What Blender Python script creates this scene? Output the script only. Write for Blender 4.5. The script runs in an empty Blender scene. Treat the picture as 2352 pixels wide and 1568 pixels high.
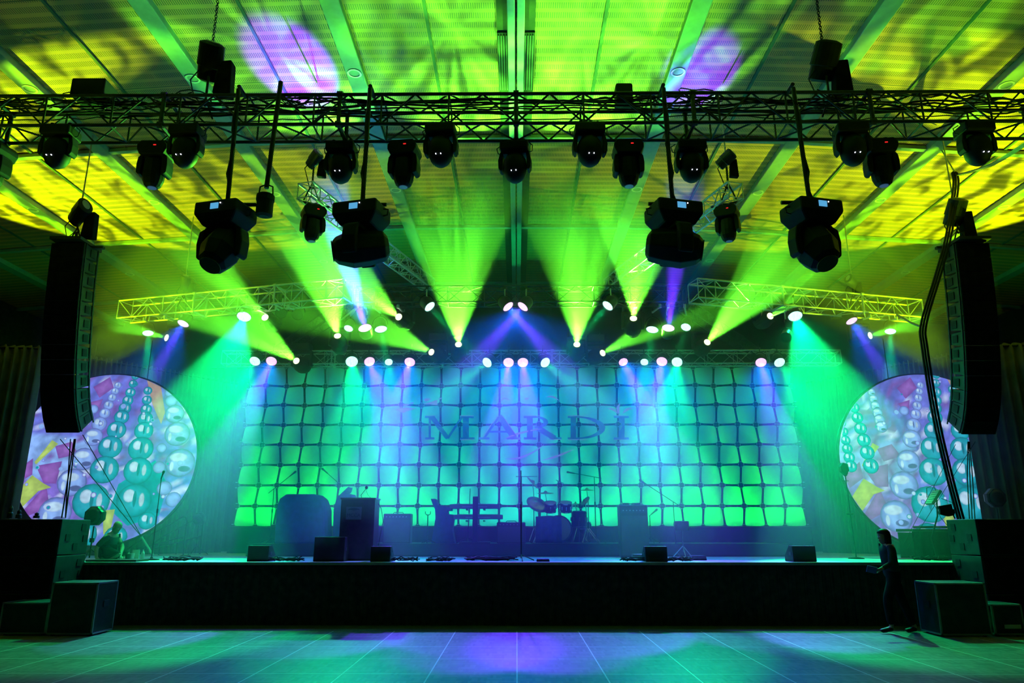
import bpy, math, random
from mathutils import Vector, Matrix, Quaternion
random.seed(7)
PI = math.pi
sc = bpy.context.scene
COL = sc.collection
# ------------------------------------------------------------------ camera
F_PX, CAM_H = 1650.0, 1.65
TH = math.atan(436 / F_PX); YAW = math.atan(11 / F_PX * math.cos(TH))
cam_d = bpy.data.cameras.new('camera'); cam = bpy.data.objects.new('camera', cam_d); COL.objects.link(cam)
cam_d.sensor_width = 36; cam_d.lens = F_PX / 2352 * 36; cam_d.clip_end = 200
cam.location = (0, 0, CAM_H); cam.rotation_euler = (PI / 2 + TH, 0, YAW)
sc.camera = cam
# ------------------------------------------------------------------ world, exposure
w = bpy.data.worlds.new('world'); sc.world = w; w.use_nodes = True
w.node_tree.nodes['Background'].inputs[0].default_value = (0.002, 0.006, 0.008, 1)
w.node_tree.nodes['Background'].inputs[1].default_value = 0.35
sc.view_settings.view_transform = 'Standard'; sc.view_settings.look = 'None'
sc.view_settings.exposure = 0.0; sc.view_settings.gamma = 1.0; sc.view_settings.use_curve_mapping = False
cy = sc.cycles
cy.max_bounces = 4; cy.diffuse_bounces = 2; cy.glossy_bounces = 2; cy.transmission_bounces = 2; cy.volume_bounces = 0
cy.transparent_max_bounces = 6; cy.sample_clamp_indirect = 3.0; cy.sample_clamp_direct = 0
cy.use_adaptive_sampling = True; cy.adaptive_threshold = 0.02; cy.use_denoising = True; cy.use_light_tree = True; cy.caustics_reflective = False; cy.caustics_refractive = False
try: cy.denoiser = 'OPENIMAGEDENOISE'
except Exception: pass

LIME = (0.135, 1.0, 0.03); GREEN = (0.0, 1.0, 0.21); VIOLET = (0.125, 0.015, 1.0); BLUE = (0.0, 0.10, 1.0)

def lnodes(ld, kind, seed=0.0):
    """a gobo: modulates the lamp's light by direction in the lamp's own frame"""
    ld.use_nodes = True; nt = ld.node_tree; N = nt.nodes; L = nt.links
    em = N['Emission'] if 'Emission' in N else N.new('ShaderNodeEmission')
    tc = N.new('ShaderNodeTexCoord'); sep = N.new('ShaderNodeSeparateXYZ'); L.new(tc.outputs['Normal'], sep.inputs[0])
    dx = N.new('ShaderNodeMath'); dx.operation = 'DIVIDE'; L.new(sep.outputs[0], dx.inputs[0]); L.new(sep.outputs[2], dx.inputs[1])
    dy = N.new('ShaderNodeMath'); dy.operation = 'DIVIDE'; L.new(sep.outputs[1], dy.inputs[0]); L.new(sep.outputs[2], dy.inputs[1])
    cmb = N.new('ShaderNodeCombineXYZ'); L.new(dx.outputs[0], cmb.inputs[0]); L.new(dy.outputs[0], cmb.inputs[1]); cmb.inputs[2].default_value = seed
    ramp = N.new('ShaderNodeValToRGB')
    if kind == 'rays':
        at = N.new('ShaderNodeMath'); at.operation = 'ARCTAN2'; L.new(dy.outputs[0], at.inputs[0]); L.new(dx.outputs[0], at.inputs[1])
        ca = N.new('ShaderNodeMath'); ca.operation = 'COSINE'; L.new(at.outputs[0], ca.inputs[0])
        sa = N.new('ShaderNodeMath'); sa.operation = 'SINE'; L.new(at.outputs[0], sa.inputs[0])
        c2 = N.new('ShaderNodeCombineXYZ'); L.new(ca.outputs[0], c2.inputs[0]); L.new(sa.outputs[0], c2.inputs[1]); c2.inputs[2].default_value = seed
        no = N.new('ShaderNodeTexNoise'); no.inputs['Scale'].default_value = 3.2; no.inputs['Detail'].default_value = 1.0
        L.new(c2.outputs[0], no.inputs['Vector']); L.new(no.outputs[0], ramp.inputs[0])
        ramp.color_ramp.elements[0].position = 0.42; ramp.color_ramp.elements[0].color = (0.28, 0.28, 0.28, 1)
        ramp.color_ramp.elements[1].position = 0.68; ramp.color_ramp.elements[1].color = (1.4, 1.4, 1.4, 1)
    elif kind == 'leaves':
        no = N.new('ShaderNodeTexNoise'); no.inputs['Scale'].default_value = 6.0; no.inputs['Detail'].default_value = 4.0; no.inputs['Distortion'].default_value = 1.5
        mp = N.new('ShaderNodeMapping'); mp.inputs['Scale'].default_value = (0.8, 2.6, 1); L.new(cmb.outputs[0], mp.inputs[0])
        L.new(mp.outputs[0], no.inputs['Vector']); L.new(no.outputs[0], ramp.inputs[0])
        ramp.color_ramp.elements[0].position = 0.40; ramp.color_ramp.elements[0].color = (0.12, 0.12, 0.12, 1)
        ramp.color_ramp.elements[1].position = 0.52; ramp.color_ramp.elements[1].color = (1, 1, 1, 1)
    elif kind == 'shards':
        no = N.new('ShaderNodeTexVoronoi'); no.feature = 'F1'; no.inputs['Scale'].default_value = 9.0
        mp = N.new('ShaderNodeMapping'); mp.inputs['Scale'].default_value = (0.7, 1.6, 1); L.new(cmb.outputs[0], mp.inputs[0])
        L.new(mp.outputs[0], no.inputs['Vector']); s2 = N.new('ShaderNodeSeparateColor'); L.new(no.outputs['Color'], s2.inputs[0]); L.new(s2.outputs[0], ramp.inputs[0])
        ramp.color_ramp.elements[0].position = 0.66; ramp.color_ramp.elements[0].color = (0.02, 0.02, 0.02, 1)
        ramp.color_ramp.elements[1].position = 0.70; ramp.color_ramp.elements[1].color = (1, 1, 1, 1)
    L.new(ramp.outputs[0], em.inputs['Color'])

def spot(name, loc, target, color, watts, deg, blend=0.35, radius=0.05, gobo=None, seed=0.0, parent=None):
    ld = bpy.data.lights.new(name, 'SPOT'); ld.energy = watts; ld.color = color; ld.spot_size = math.radians(deg)
    ld.spot_blend = blend; ld.shadow_soft_size = radius
    if gobo: lnodes(ld, gobo, seed)
    o = bpy.data.objects.new(name, ld); COL.objects.link(o)
    if parent: o.parent = parent; o.location = loc
    else:
        o.location = loc; o.rotation_euler = (Vector(target) - Vector(loc)).to_track_quat('-Z', 'Y').to_euler()
    return o

# ---- real positions from the survey of the photo: a sight line through (px,py) met at depth Y or height z
def ray(px, py):
    x = (px - 1176) / F_PX; y = (784 - py) / F_PX
    d = (x, math.cos(TH) - y * math.sin(TH), math.sin(TH) + y * math.cos(TH))
    c, s = math.cos(YAW), math.sin(YAW)
    return Vector((d[0] * c - d[1] * s, d[0] * s + d[1] * c, d[2]))
def P(px, py, Y):
    d = ray(px, py); k = Y / d.y; return Vector((d.x * k, Y, CAM_H + d.z * k))
def PZ(px, py, z):
    d = ray(px, py); k = (z - CAM_H) / d.z; return Vector((d.x * k, d.y * k, z))

# unseen spots without housings, washing the ceiling with leaf patterns
YEL = (0.44, 1.0, 0.0)
SPOTS_CEIL = [
    # loc, target, color, W, deg, blend, gobo, seed
    ((-14.3, 16.0, 3.0), (-9.7, 15.7, 9.7), YEL, 10000, 58, 0.12, 'leaves', 1.3),
    ((14.3, 16.0, 3.0), (9.7, 15.7, 9.7), YEL, 10000, 60, 0.12, 'leaves', 4.1),
    ((-12.0, 6.0, 0.8), (-7.5, 10.3, 10.0), YEL, 480, 56, 0.5, 'leaves', 7.7),
    ((12.0, 6.0, 0.8), (7.0, 10.1, 10.0), YEL, 600, 56, 0.5, 'leaves', 9.2),
    ((0.0, 12.2, 0.3), (0.0, 13.4, 10.1), LIME, 1600, 34, 0.3, 'shards', 2.6),  # added bodiless spot before the stage, for the lime patches on the ceiling
]
for a in SPOTS_CEIL:
    spot('ceiling_wash_light', a[0], a[1], a[2], a[3], a[4], a[5], 0.06, a[6], a[7])

# ------------------------------------------------------------------ materials
def mat(name, col, rough=0.6, metal=0.0, spec=0.3, emit=None, es=0.0, noise=0.0, nscale=8.0):
    m = bpy.data.materials.new(name); m.use_nodes = True; nt = m.node_tree; b = nt.nodes['Principled BSDF']
    b.inputs['Base Color'].default_value = (*col, 1); b.inputs['Roughness'].default_value = rough
    b.inputs['Metallic'].default_value = metal; b.inputs['Specular IOR Level'].default_value = spec
    if noise:
        tc = nt.nodes.new('ShaderNodeTexCoord'); no = nt.nodes.new('ShaderNodeTexNoise'); no.inputs['Scale'].default_value = nscale
        no.inputs['Detail'].default_value = 4
        rp = nt.nodes.new('ShaderNodeValToRGB'); nt.links.new(tc.outputs['Object'], no.inputs['Vector']); nt.links.new(no.outputs[0], rp.inputs[0])
        rp.color_ramp.elements[0].position = 0.3; rp.color_ramp.elements[0].color = (*[c * (1 - noise) for c in col], 1)
        rp.color_ramp.elements[1].position = 0.7; rp.color_ramp.elements[1].color = (*[min(1, c * (1 + noise)) for c in col], 1)
        nt.links.new(rp.outputs[0], b.inputs['Base Color'])
    if emit:
        b.inputs['Emission Color'].default_value = (*emit, 1); b.inputs['Emission Strength'].default_value = es
        try: m.cycles.emission_sampling = 'NONE'
        except Exception: pass
    return m
M = {}
M['black'] = mat('black_plastic', (0.012, 0.012, 0.014), 0.6, noise=0.3)
M['black_metal'] = mat('black_metal', (0.02, 0.02, 0.022), 0.35, 0.3, noise=0.2)
M['cloth_black'] = mat('black_cloth', (0.012, 0.012, 0.014), 0.95, spec=0.05, noise=0.4)
M['alu'] = mat('brushed_aluminium', (0.75, 0.76, 0.78), 0.4, 0.35, noise=0.12, nscale=30)
M['alu_dark'] = mat('dark_anodised_truss', (0.05, 0.055, 0.07), 0.45, 0.5, noise=0.2, nscale=30)
M['chrome'] = mat('chrome', (0.8, 0.8, 0.82), 0.15, 1.0, noise=0.05)
M['drape'] = mat('grey_velour_drape', (0.09, 0.10, 0.10), 0.95, spec=0.05, noise=0.25, nscale=3)
M['deck'] = mat('stage_deck_coat', (0.60, 0.60, 0.61), 0.5, noise=0.12, nscale=3)
M['carpet'] = mat('dark_carpet', (0.05, 0.055, 0.05), 0.95, spec=0.05, noise=0.4, nscale=40)
M['case'] = mat('road_case_laminate', (0.03, 0.035, 0.035), 0.4, noise=0.25)
M['trim'] = mat('case_aluminium_trim', (0.35, 0.36, 0.37), 0.4, 0.6, noise=0.1)
M['skin'] = mat('skin', (0.35, 0.2, 0.14), 0.6, noise=0.1)
M['hair'] = mat('dark_hair', (0.02, 0.012, 0.01), 0.6, noise=0.4, nscale=60)
M['shirt'] = mat('dark_shirt_cloth', (0.03, 0.035, 0.045), 0.9, spec=0.1, noise=0.3)
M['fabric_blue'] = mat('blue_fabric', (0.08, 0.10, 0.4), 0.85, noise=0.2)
M['panel'] = mat('white_stretch_fabric', (0.82, 0.84, 0.84), 0.8, spec=0.1, noise=0.04, nscale=5)
pm = M['panel']; nt = pm.node_tree; tr = nt.nodes.new('ShaderNodeBsdfTranslucent'); tr.inputs[0].default_value = (0.85, 0.87, 0.87, 1)
mx = nt.nodes.new('ShaderNodeMixShader'); mx.inputs[0].default_value = 0.45
nt.links.new(nt.nodes['Principled BSDF'].outputs[0], mx.inputs[1]); nt.links.new(tr.outputs[0], mx.inputs[2]); nt.links.new(mx.outputs[0], nt.nodes['Material Output'].inputs['Surface'])
M['white'] = mat('white_plastic', (0.75, 0.75, 0.75), 0.5, noise=0.05)
M['beam'] = mat('painted_ceiling_beam', (0.34, 0.50, 0.42), 0.5, noise=0.08)
M['beam_light'] = mat('brushed_ceiling_channel', (0.55, 0.8, 0.75), 0.4, 0.2, noise=0.08)
M['seam'] = mat('dark_panel_seam', (0.10, 0.17, 0.12), 0.6, noise=0.1)
M['dark_recess'] = mat('dark_ceiling_recess', (0.05, 0.06, 0.05), 0.7, noise=0.2)
M['wall'] = mat('dark_wall_paint', (0.05, 0.055, 0.055), 0.9, noise=0.2)
M['wood'] = mat('dark_lectern_wood', (0.035, 0.03, 0.03), 0.35, noise=0.3, nscale=12)
M['rope'] = mat('pale_cable_jacket', (0.35, 0.36, 0.3), 0.6, noise=0.2)
M['cymbal'] = mat('bronze_cymbal', (0.5, 0.4, 0.2), 0.3, 0.9, noise=0.2, nscale=20)
M['drum'] = mat('dark_lacquered_shell', (0.03, 0.03, 0.05), 0.2, noise=0.2)
M['drumhead'] = mat('drum_head', (0.5, 0.5, 0.5), 0.6, noise=0.05)
M['keys'] = mat('keyboard_grey_casing', (0.25, 0.25, 0.28), 0.4, noise=0.1)
M['screen_blue'] = mat('menu_screen', (0.02, 0.05, 0.06), 0.3, emit=(0.10, 0.42, 0.75), es=0.9, noise=0.1)
M['dim_lens'] = mat('dim_lens_glass', (0.02, 0.05, 0.10), 0.2, emit=(0.05, 0.15, 0.3), es=0.35, noise=0.1)
M['red_led'] = mat('red_led_digits', (0.05, 0, 0), 0.4, emit=(1, 0.02, 0.02), es=1.2, noise=0.1)
M['white_led'] = mat('white_led', (0.3, 0.3, 0.3), 0.4, emit=(0.8, 0.85, 1), es=6, noise=0.1)
M['ring'] = mat('downlight_trim_ring', (0.85, 0.95, 0.85), 0.3, noise=0.05)
M['label'] = mat('pale_name_plate', (0.5, 0.52, 0.5), 0.5, noise=0.1)

def lens_mat(name, hot, cold, s):
    m = bpy.data.materials.new(name); m.use_nodes = True; nt = m.node_tree; b = nt.nodes['Principled BSDF']
    tc = nt.nodes.new('ShaderNodeTexCoord'); vo = nt.nodes.new('ShaderNodeTexVoronoi'); vo.inputs['Scale'].default_value = 26; vo.inputs['Randomness'].default_value = 0.15
    nt.links.new(tc.outputs['Object'], vo.inputs['Vector'])
    rp = nt.nodes.new('ShaderNodeValToRGB'); nt.links.new(vo.outputs['Distance'], rp.inputs[0])
    rp.color_ramp.elements[0].position = 0.36; rp.color_ramp.elements[0].color = (*hot, 1)
    rp.color_ramp.elements[1].position = 0.52; rp.color_ramp.elements[1].color = (*cold, 1)
    nt.links.new(rp.outputs[0], b.inputs['Emission Color']); b.inputs['Emission Strength'].default_value = s
    b.inputs['Base Color'].default_value = (0.02, 0.02, 0.02, 1)
    try: m.cycles.emission_sampling = 'NONE'
    except Exception: pass
    return m
M['lens_v'] = lens_mat('violet_led_face', (1.0, 0.85, 1.0), (0.9, 0.30, 1.0), 2.2)
M['lens_g'] = lens_mat('green_led_face', (0.85, 1.0, 0.98), (0.25, 1.0, 0.7), 2.6)
M['lens_l'] = mat('lit_mover_lens', (0.2, 0.2, 0.1), 0.2, emit=(0.9, 1.0, 0.5), es=4, noise=0.05)

def ceiling_mat():
    m = bpy.data.materials.new('slotted_acoustic_panel'); m.use_nodes = True; nt = m.node_tree; b = nt.nodes['Principled BSDF']; L = nt.links
    tc = nt.nodes.new('ShaderNodeTexCoord'); sp = nt.nodes.new('ShaderNodeSeparateXYZ'); L.new(tc.outputs['Object'], sp.inputs[0])
    def fr(sock, per, duty):
        a = nt.nodes.new('ShaderNodeMath'); a.operation = 'DIVIDE'; L.new(sock, a.inputs[0]); a.inputs[1].default_value = per
        f = nt.nodes.new('ShaderNodeMath'); f.operation = 'FRACT'; L.new(a.outputs[0], f.inputs[0])
        c = nt.nodes.new('ShaderNodeMath'); c.operation = 'LESS_THAN'; L.new(f.outputs[0], c.inputs[0]); c.inputs[1].default_value = duty
        return c.outputs[0]
    sx = fr(sp.outputs[0], 0.0363, 0.36); sy = fr(sp.outputs[1], 0.235, 0.60); seam = fr(sp.outputs[1], 2.43, 0.008)
    mu = nt.nodes.new('ShaderNodeMath'); mu.operation = 'MULTIPLY'; L.new(sx, mu.inputs[0]); L.new(sy, mu.inputs[1])
    mx = nt.nodes.new('ShaderNodeMath'); mx.operation = 'MAXIMUM'; L.new(mu.outputs[0], mx.inputs[0]); L.new(seam, mx.inputs[1])
    no = nt.nodes.new('ShaderNodeTexNoise'); no.inputs['Scale'].default_value = 0.8; L.new(tc.outputs['Object'], no.inputs['Vector'])
    r2 = nt.nodes.new('ShaderNodeValToRGB'); L.new(no.outputs[0], r2.inputs[0])
    r2.color_ramp.elements[0].color = (0.78, 0.36, 0.10, 1); r2.color_ramp.elements[1].color = (0.88, 0.44, 0.15, 1)
    mix = nt.nodes.new('ShaderNodeMixRGB'); L.new(mx.outputs[0], mix.inputs[0]); L.new(r2.outputs[0], mix.inputs[1]); mix.inputs[2].default_value = (0.10, 0.10, 0.05, 1)
    L.new(mix.outputs[0], b.inputs['Base Color']); b.inputs['Roughness'].default_value = 0.6
    return m
M['ceiling'] = ceiling_mat()

def parquet_mat():
    m = bpy.data.materials.new('parquet_dance_floor'); m.use_nodes = True; nt = m.node_tree; b = nt.nodes['Principled BSDF']; L = nt.links
    tc = nt.nodes.new('ShaderNodeTexCoord'); sp = nt.nodes.new('ShaderNodeSeparateXYZ'); L.new(tc.outputs['Object'], sp.inputs[0])
    def math_(op, a, bb=None):
        n = nt.nodes.new('ShaderNodeMath'); n.operation = op
        for i, s in enumerate((a, bb)):
            if s is None: continue
            if isinstance(s, (int, float)): n.inputs[i].default_value = s
            else: L.new(s, n.inputs[i])
        return n.outputs[0]
    T = 0.172
    fx = math_('FLOOR', math_('DIVIDE', sp.outputs[0], T)); fy = math_('FLOOR', math_('DIVIDE', sp.outputs[1], T))
    par = math_('MODULO', math_('ABSOLUTE', math_('ADD', fx, fy)), 2.0); par = math_('GREATER_THAN', par, 0.5)
    def strip(sock, other):
        s = math_('FLOOR', math_('DIVIDE', sock, T / 5)); c = nt.nodes.new('ShaderNodeCombineXYZ'); L.new(s, c.inputs[0]); L.new(other, c.inputs[1])
        wn = nt.nodes.new('ShaderNodeTexWhiteNoise'); L.new(c.outputs[0], wn.inputs['Vector']); return wn.outputs['Value']
    a1 = strip(sp.outputs[0], fy); a2 = strip(sp.outputs[1], fx)
    mv = nt.nodes.new('ShaderNodeMix'); mv.data_type = 'FLOAT'; L.new(par, mv.inputs[0]); L.new(a1, mv.inputs[2]); L.new(a2, mv.inputs[3])
    rp = nt.nodes.new('ShaderNodeValToRGB'); L.new(mv.outputs[0], rp.inputs[0])
    rp.color_ramp.elements[0].color = (0.045, 0.04, 0.033, 1); rp.color_ramp.elements[1].color = (0.13, 0.115, 0.10, 1)
    def line(sock, per, wd):
        f = math_('FRACT', math_('ADD', math_('DIVIDE', sock, per), 0.5 * wd / per)); return math_('LESS_THAN', f, wd / per)
    ln = math_('MAXIMUM', line(sp.outputs[0], 1.032, 0.016), line(math_('ADD', sp.outputs[1], 0.09), 1.032, 0.012))
    mix = nt.nodes.new('ShaderNodeMixRGB'); L.new(ln, mix.inputs[0]); L.new(rp.outputs[0], mix.inputs[1]); mix.inputs[2].default_value = (0.5, 0.5, 0.5, 1)
    L.new(mix.outputs[0], b.inputs['Base Color']); b.inputs['Roughness'].default_value = 0.45; b.inputs['Specular IOR Level'].default_value = 0.4
    return m
M['parquet'] = parquet_mat()

def bead_mat(name, seed):
    """a projected close-up of bead necklaces and gems on a round screen"""
    m = bpy.data.materials.new(name); m.use_nodes = True; nt = m.node_tree; L = nt.links
    b = nt.nodes['Principled BSDF']; b.inputs['Base Color'].default_value = (0.05, 0.05, 0.05, 1)
    def math_(op, a, bb=None, cl=False):
        n = nt.nodes.new('ShaderNodeMath'); n.operation = op; n.use_clamp = cl
        for i, s in enumerate((a, bb)):
            if s is None: continue
            if isinstance(s, (int, float)): n.inputs[i].default_value = s
            else: L.new(s, n.inputs[i])
        return n.outputs[0]
    def mix(f, a, bb):
        n = nt.nodes.new('ShaderNodeMixRGB')
        for i, s in enumerate((f, a, bb)):
            if isinstance(s, (int, float)): n.inputs[i].default_value = s
            elif isinstance(s, tuple): n.inputs[i].default_value = (*s, 1)
            else: L.new(s, n.inputs[i])
        return n.outputs[0]
    tc = nt.nodes.new('ShaderNodeTexCoord'); mp = nt.nodes.new('ShaderNodeMapping'); mp.inputs['Location'].default_value = (seed, 0, seed); L.new(tc.outputs['Object'], mp.inputs[0])
    sp = nt.nodes.new('ShaderNodeSeparateXYZ'); L.new(tc.outputs['Object'], sp.inputs[0])
    # sizes grow from the top (far beads) to the bottom (near beads)
    X = sp.outputs[0]; Z = sp.outputs[2]
    zn = math_('DIVIDE', math_('ADD', Z, 1.9), 3.8)
    scx = math_('ADD', math_('MULTIPLY', zn, 2.2), 2.3)
    u = math_('MULTIPLY', X, scx); v = math_('MULTIPLY', math_('MULTIPLY', Z, math_('ADD', scx, 0.8)), 1.0)
    wob = nt.nodes.new('ShaderNodeTexNoise'); wob.inputs['Scale'].default_value = 0.9; L.new(mp.outputs[0], wob.inputs['Vector'])
    u2 = math_('ADD', u, math_('MULTIPLY', wob.outputs[0], 1.2))
    c = nt.nodes.new('ShaderNodeCombineXYZ'); L.new(u2, c.inputs[0]); L.new(v, c.inputs[1]); c.inputs[2].default_value = seed
    vo = nt.nodes.new('ShaderNodeTexVoronoi'); vo.inputs['Scale'].default_value = 1.0; vo.inputs['Randomness'].default_value = 0.45; L.new(c.outputs[0], vo.inputs['Vector'])
    cs = nt.nodes.new('ShaderNodeSeparateColor'); L.new(vo.outputs['Color'], cs.inputs[0])
    d = vo.outputs['Distance']
    # bead colour per cell
    r1 = nt.nodes.new('ShaderNodeValToRGB'); L.new(math_('FRACT', math_('ADD', math_('MULTIPLY', cs.outputs[0], 0.55), math_('MULTIPLY', math_('FLOOR', math_('MULTIPLY', u2, 0.5)), 0.37))), r1.inputs[0]); r1.color_ramp.interpolation = 'CONSTANT'
    cols = [(0.0, (0.02, 0.30, 0.42)), (0.25, (0.05, 0.42, 0.60)), (0.45, (0.22, 0.28, 0.80)), (0.62, (0.06, 0.50, 0.45)), (0.78, (0.40, 0.30, 0.85)), (0.93, (0.28, 0.10, 0.45))]
    e = r1.color_ramp.elements
    e[0].position = 0; e[0].color = (*cols[0][1], 1); e[1].position = cols[1][0]; e[1].color = (*cols[1][1], 1)
    for p_, c_ in cols[2:]:
        q = e.new(p_); q.color = (*c_, 1)
    shade = nt.nodes.new('ShaderNodeValToRGB'); L.new(d, shade.inputs[0])
    shade.color_ramp.elements[0].position = 0.0; shade.color_ramp.elements[0].color = (0.55, 0.55, 0.55, 1)
    shade.color_ramp.elements[1].position = 0.62; shade.color_ramp.elements[1].color = (0.9, 0.9, 0.9, 1)
    q = shade.color_ramp.elements.new(0.42); q.color = (1.5, 1.5, 1.5, 1)
    mm = nt.nodes.new('ShaderNodeMixRGB'); mm.blend_type = 'MULTIPLY'; mm.inputs[0].default_value = 1; L.new(r1.outputs[0], mm.inputs[1]); L.new(shade.outputs[0], mm.inputs[2])
    # highlights
    c3 = nt.nodes.new('ShaderNodeVectorMath'); c3.operation = 'ADD'; L.new(c.outputs[0], c3.inputs[0]); c3.inputs[1].default_value = (0.16, -0.14, 0)
    v3 = nt.nodes.new('ShaderNodeTexVoronoi'); v3.inputs['Scale'].default_value = 1.0; v3.inputs['Randomness'].default_value = 0.45; L.new(c3.outputs[0], v3.inputs['Vector'])
    hl = math_('LESS_THAN', v3.outputs['Distance'], 0.21)
    out = mix(math_('MULTIPLY', hl, 0.85), mm.outputs[0], (0.55, 0.85, 1.0))
    n2 = nt.nodes.new('ShaderNodeTexNoise'); n2.inputs['Scale'].default_value = 5.0; n2.inputs['Detail'].default_value = 3; L.new(mp.outputs[0], n2.inputs['Vector'])
    rr = nt.nodes.new('ShaderNodeValToRGB'); L.new(n2.outputs[0], rr.inputs[0]); rr.color_ramp.elements[0].position = 0.5; rr.color_ramp.elements[1].position = 0.62
    out = mix(math_('MULTIPLY', rr.outputs[0], 0.55), out, (0.55, 0.62, 1.0))
    # golden / magenta gems at the lower left edge and an orange strip at the top
    n3 = nt.nodes.new('ShaderNodeTexVoronoi'); n3.inputs['Scale'].default_value = 2.1; L.new(mp.outputs[0], n3.inputs['Vector'])
    s3 = nt.nodes.new('ShaderNodeSeparateColor'); L.new(n3.outputs['Color'], s3.inputs[0])
    gem = nt.nodes.new('ShaderNodeValToRGB'); gem.color_ramp.interpolation = 'CONSTANT'; L.new(s3.outputs[1], gem.inputs[0])
    g = gem.color_ramp.elements; g[0].color = (0.35, 0.55, 0.10, 1); g[1].position = 0.4; g[1].color = (0.30, 0.10, 0.45, 1)
    q = g.new(0.7); q.color = (0.22, 0.35, 0.85, 1)
    dist = math_('ADD', math_('MULTIPLY', X, 0.95), math_('MULTIPLY', Z, 0.75))
    msk = math_('MULTIPLY', math_('LESS_THAN', math_('ADD', dist, math_('MULTIPLY', s3.outputs[0], 0.7)), -0.75), 0.9)
    out = mix(msk, out, gem.outputs[0])
    ox = math_('ABSOLUTE', math_('SUBTRACT', math_('SUBTRACT', X, math_('MULTIPLY', Z, -0.25)), 0.85))
    om = math_('MULTIPLY', math_('LESS_THAN', ox, 0.17), math_('GREATER_THAN', Z, 0.75))
    out = mix(math_('MULTIPLY', om, 0.7), out, (0.75, 0.42, 0.40))
    L.new(out, b.inputs['Emission Color']); b.inputs['Emission Strength'].default_value = 1.0
    return m

# ------------------------------------------------------------------ mesh helpers
class MB:
    def __init__(s): s.v = []; s.f = []
    def add(s, vs, fs, X=None):
        n = len(s.v)
        s.v += [tuple(X @ Vector(p)) if X else tuple(p) for p in vs]; s.f += [tuple(i + n for i in q) for q in fs]; return s
    def box(s, c, d, X=None, taper=1.0):
        x, y, z = d[0] / 2, d[1] / 2, d[2] / 2; t = taper
        vs = [(c[0] + a * x * (t if k > 0 else 1), c[1] + b * y * (t if k > 0 else 1), c[2] + k * z) for k in (-1, 1) for a, b in ((-1, -1), (1, -1), (1, 1), (-1, 1))]
        return s.add(vs, [(3, 2, 1, 0), (4, 5, 6, 7), (0, 1, 5, 4), (1, 2, 6, 5), (2, 3, 7, 6), (3, 0, 4, 7)], X)
    def tube(s, p, q, r, n=8, r2=None, caps=True, X=None):
        p, q = Vector(p), Vector(q); d = q - p
        if d.length < 1e-6: return s
        u = d.orthogonal().normalized(); w_ = d.normalized().cross(u); r2 = r if r2 is None else r2
        vs = [p + (u * math.cos(2 * PI * i / n) + w_ * math.sin(2 * PI * i / n)) * r for i in range(n)]
        vs += [q + (u * math.cos(2 * PI * i / n) + w_ * math.sin(2 * PI * i / n)) * r2 for i in range(n)]
        fs = [(i, (i + 1) % n, n + (i + 1) % n, n + i) for i in range(n)]
        if caps: fs += [tuple(range(n))[::-1], tuple(range(n, 2 * n))]
        return s.add(vs, fs, X)
    def path(s, pts, r, n=6, closed=False, X=None):
        pts = [Vector(p) for p in pts]; m = len(pts); vs = []; fs = []
        up = None
        for i, p in enumerate(pts):
            a = pts[(i - 1) % m] if (closed or i > 0) else p; b = pts[(i + 1) % m] if (closed or i < m - 1) else p
            t = (b - a); t = t.normalized() if t.length > 1e-9 else Vector((0, 0, 1))
            if up is None: up = t.orthogonal().normalized()
            up = (up - t * up.dot(t)); up = up.normalized() if up.length > 1e-6 else t.orthogonal().normalized()
            w_ = t.cross(up)
            vs += [p + (up * math.cos(2 * PI * k / n) + w_ * math.sin(2 * PI * k / n)) * r for k in range(n)]
        for i in range(m if closed else m - 1):
            j = (i + 1) % m
            fs += [(i * n + k, i * n + (k + 1) % n, j * n + (k + 1) % n, j * n + k) for k in range(n)]
        if not closed: fs += [tuple(range(n))[::-1], tuple((m - 1) * n + k for k in range(n))]
        return s.add(vs, fs, X)
    def lathe(s, prof, n=20, X=None, sx=1.0, sy=1.0):
        vs = []; fs = []; m = len(prof)
        for r, z in prof: vs += [(r * math.cos(2 * PI * k / n) * sx, r * math.sin(2 * PI * k / n) * sy, z) for k in range(n)]
        for i in range(m - 1): fs += [(i * n + k, i * n + (k + 1) % n, (i + 1) * n + (k + 1) % n, (i + 1) * n + k) for k in range(n)]
        fs += [tuple(range(n))[::-1], tuple((m - 1) * n + k for k in range(n))]
        return s.add(vs, fs, X)
    def prism(s, poly, y0, y1, X=None):
        """polygon in x,z pushed through y"""
        n = len(poly)
        vs = [(a, y0, b) for a, b in poly] + [(a, y1, b) for a, b in poly]
        fs = [tuple(range(n)), tuple(range(n, 2 * n))[::-1]] + [(i, n + i, n + (i + 1) % n, (i + 1) % n) for i in range(n)]
        return s.add(vs, fs, X)
    def grid(s, fn, nu, nv, flip=False):
        vs = [fn(i / nu, j / nv) for j in range(nv + 1) for i in range(nu + 1)]
        fs = [(j * (nu + 1) + i, j * (nu + 1) + i + 1, (j + 1) * (nu + 1) + i + 1, (j + 1) * (nu + 1) + i) for j in range(nv) for i in range(nu)]
        if flip: fs = [q[::-1] for q in fs]
        return s.add(vs, fs)
    def build(s, name, m, parent=None, smooth=False, bevel=0.0, loc=None, solid=0.0):
        me = bpy.data.meshes.new(name); me.from_pydata(s.v, [], s.f); me.update(); me.materials.append(m)
        if smooth:
            for p in me.polygons: p.use_smooth = True
        o = bpy.data.objects.new(name, me); COL.objects.link(o)
        if parent is not None: o.parent = parent
        if loc is not None: o.location = loc
        if solid:
            md = o.modifiers.new('solid', 'SOLIDIFY'); md.thickness = solid
        if bevel:
            md = o.modifiers.new('bevel', 'BEVEL'); md.width = bevel; md.segments = 2; md.limit_method = 'ANGLE'
        return o
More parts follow.
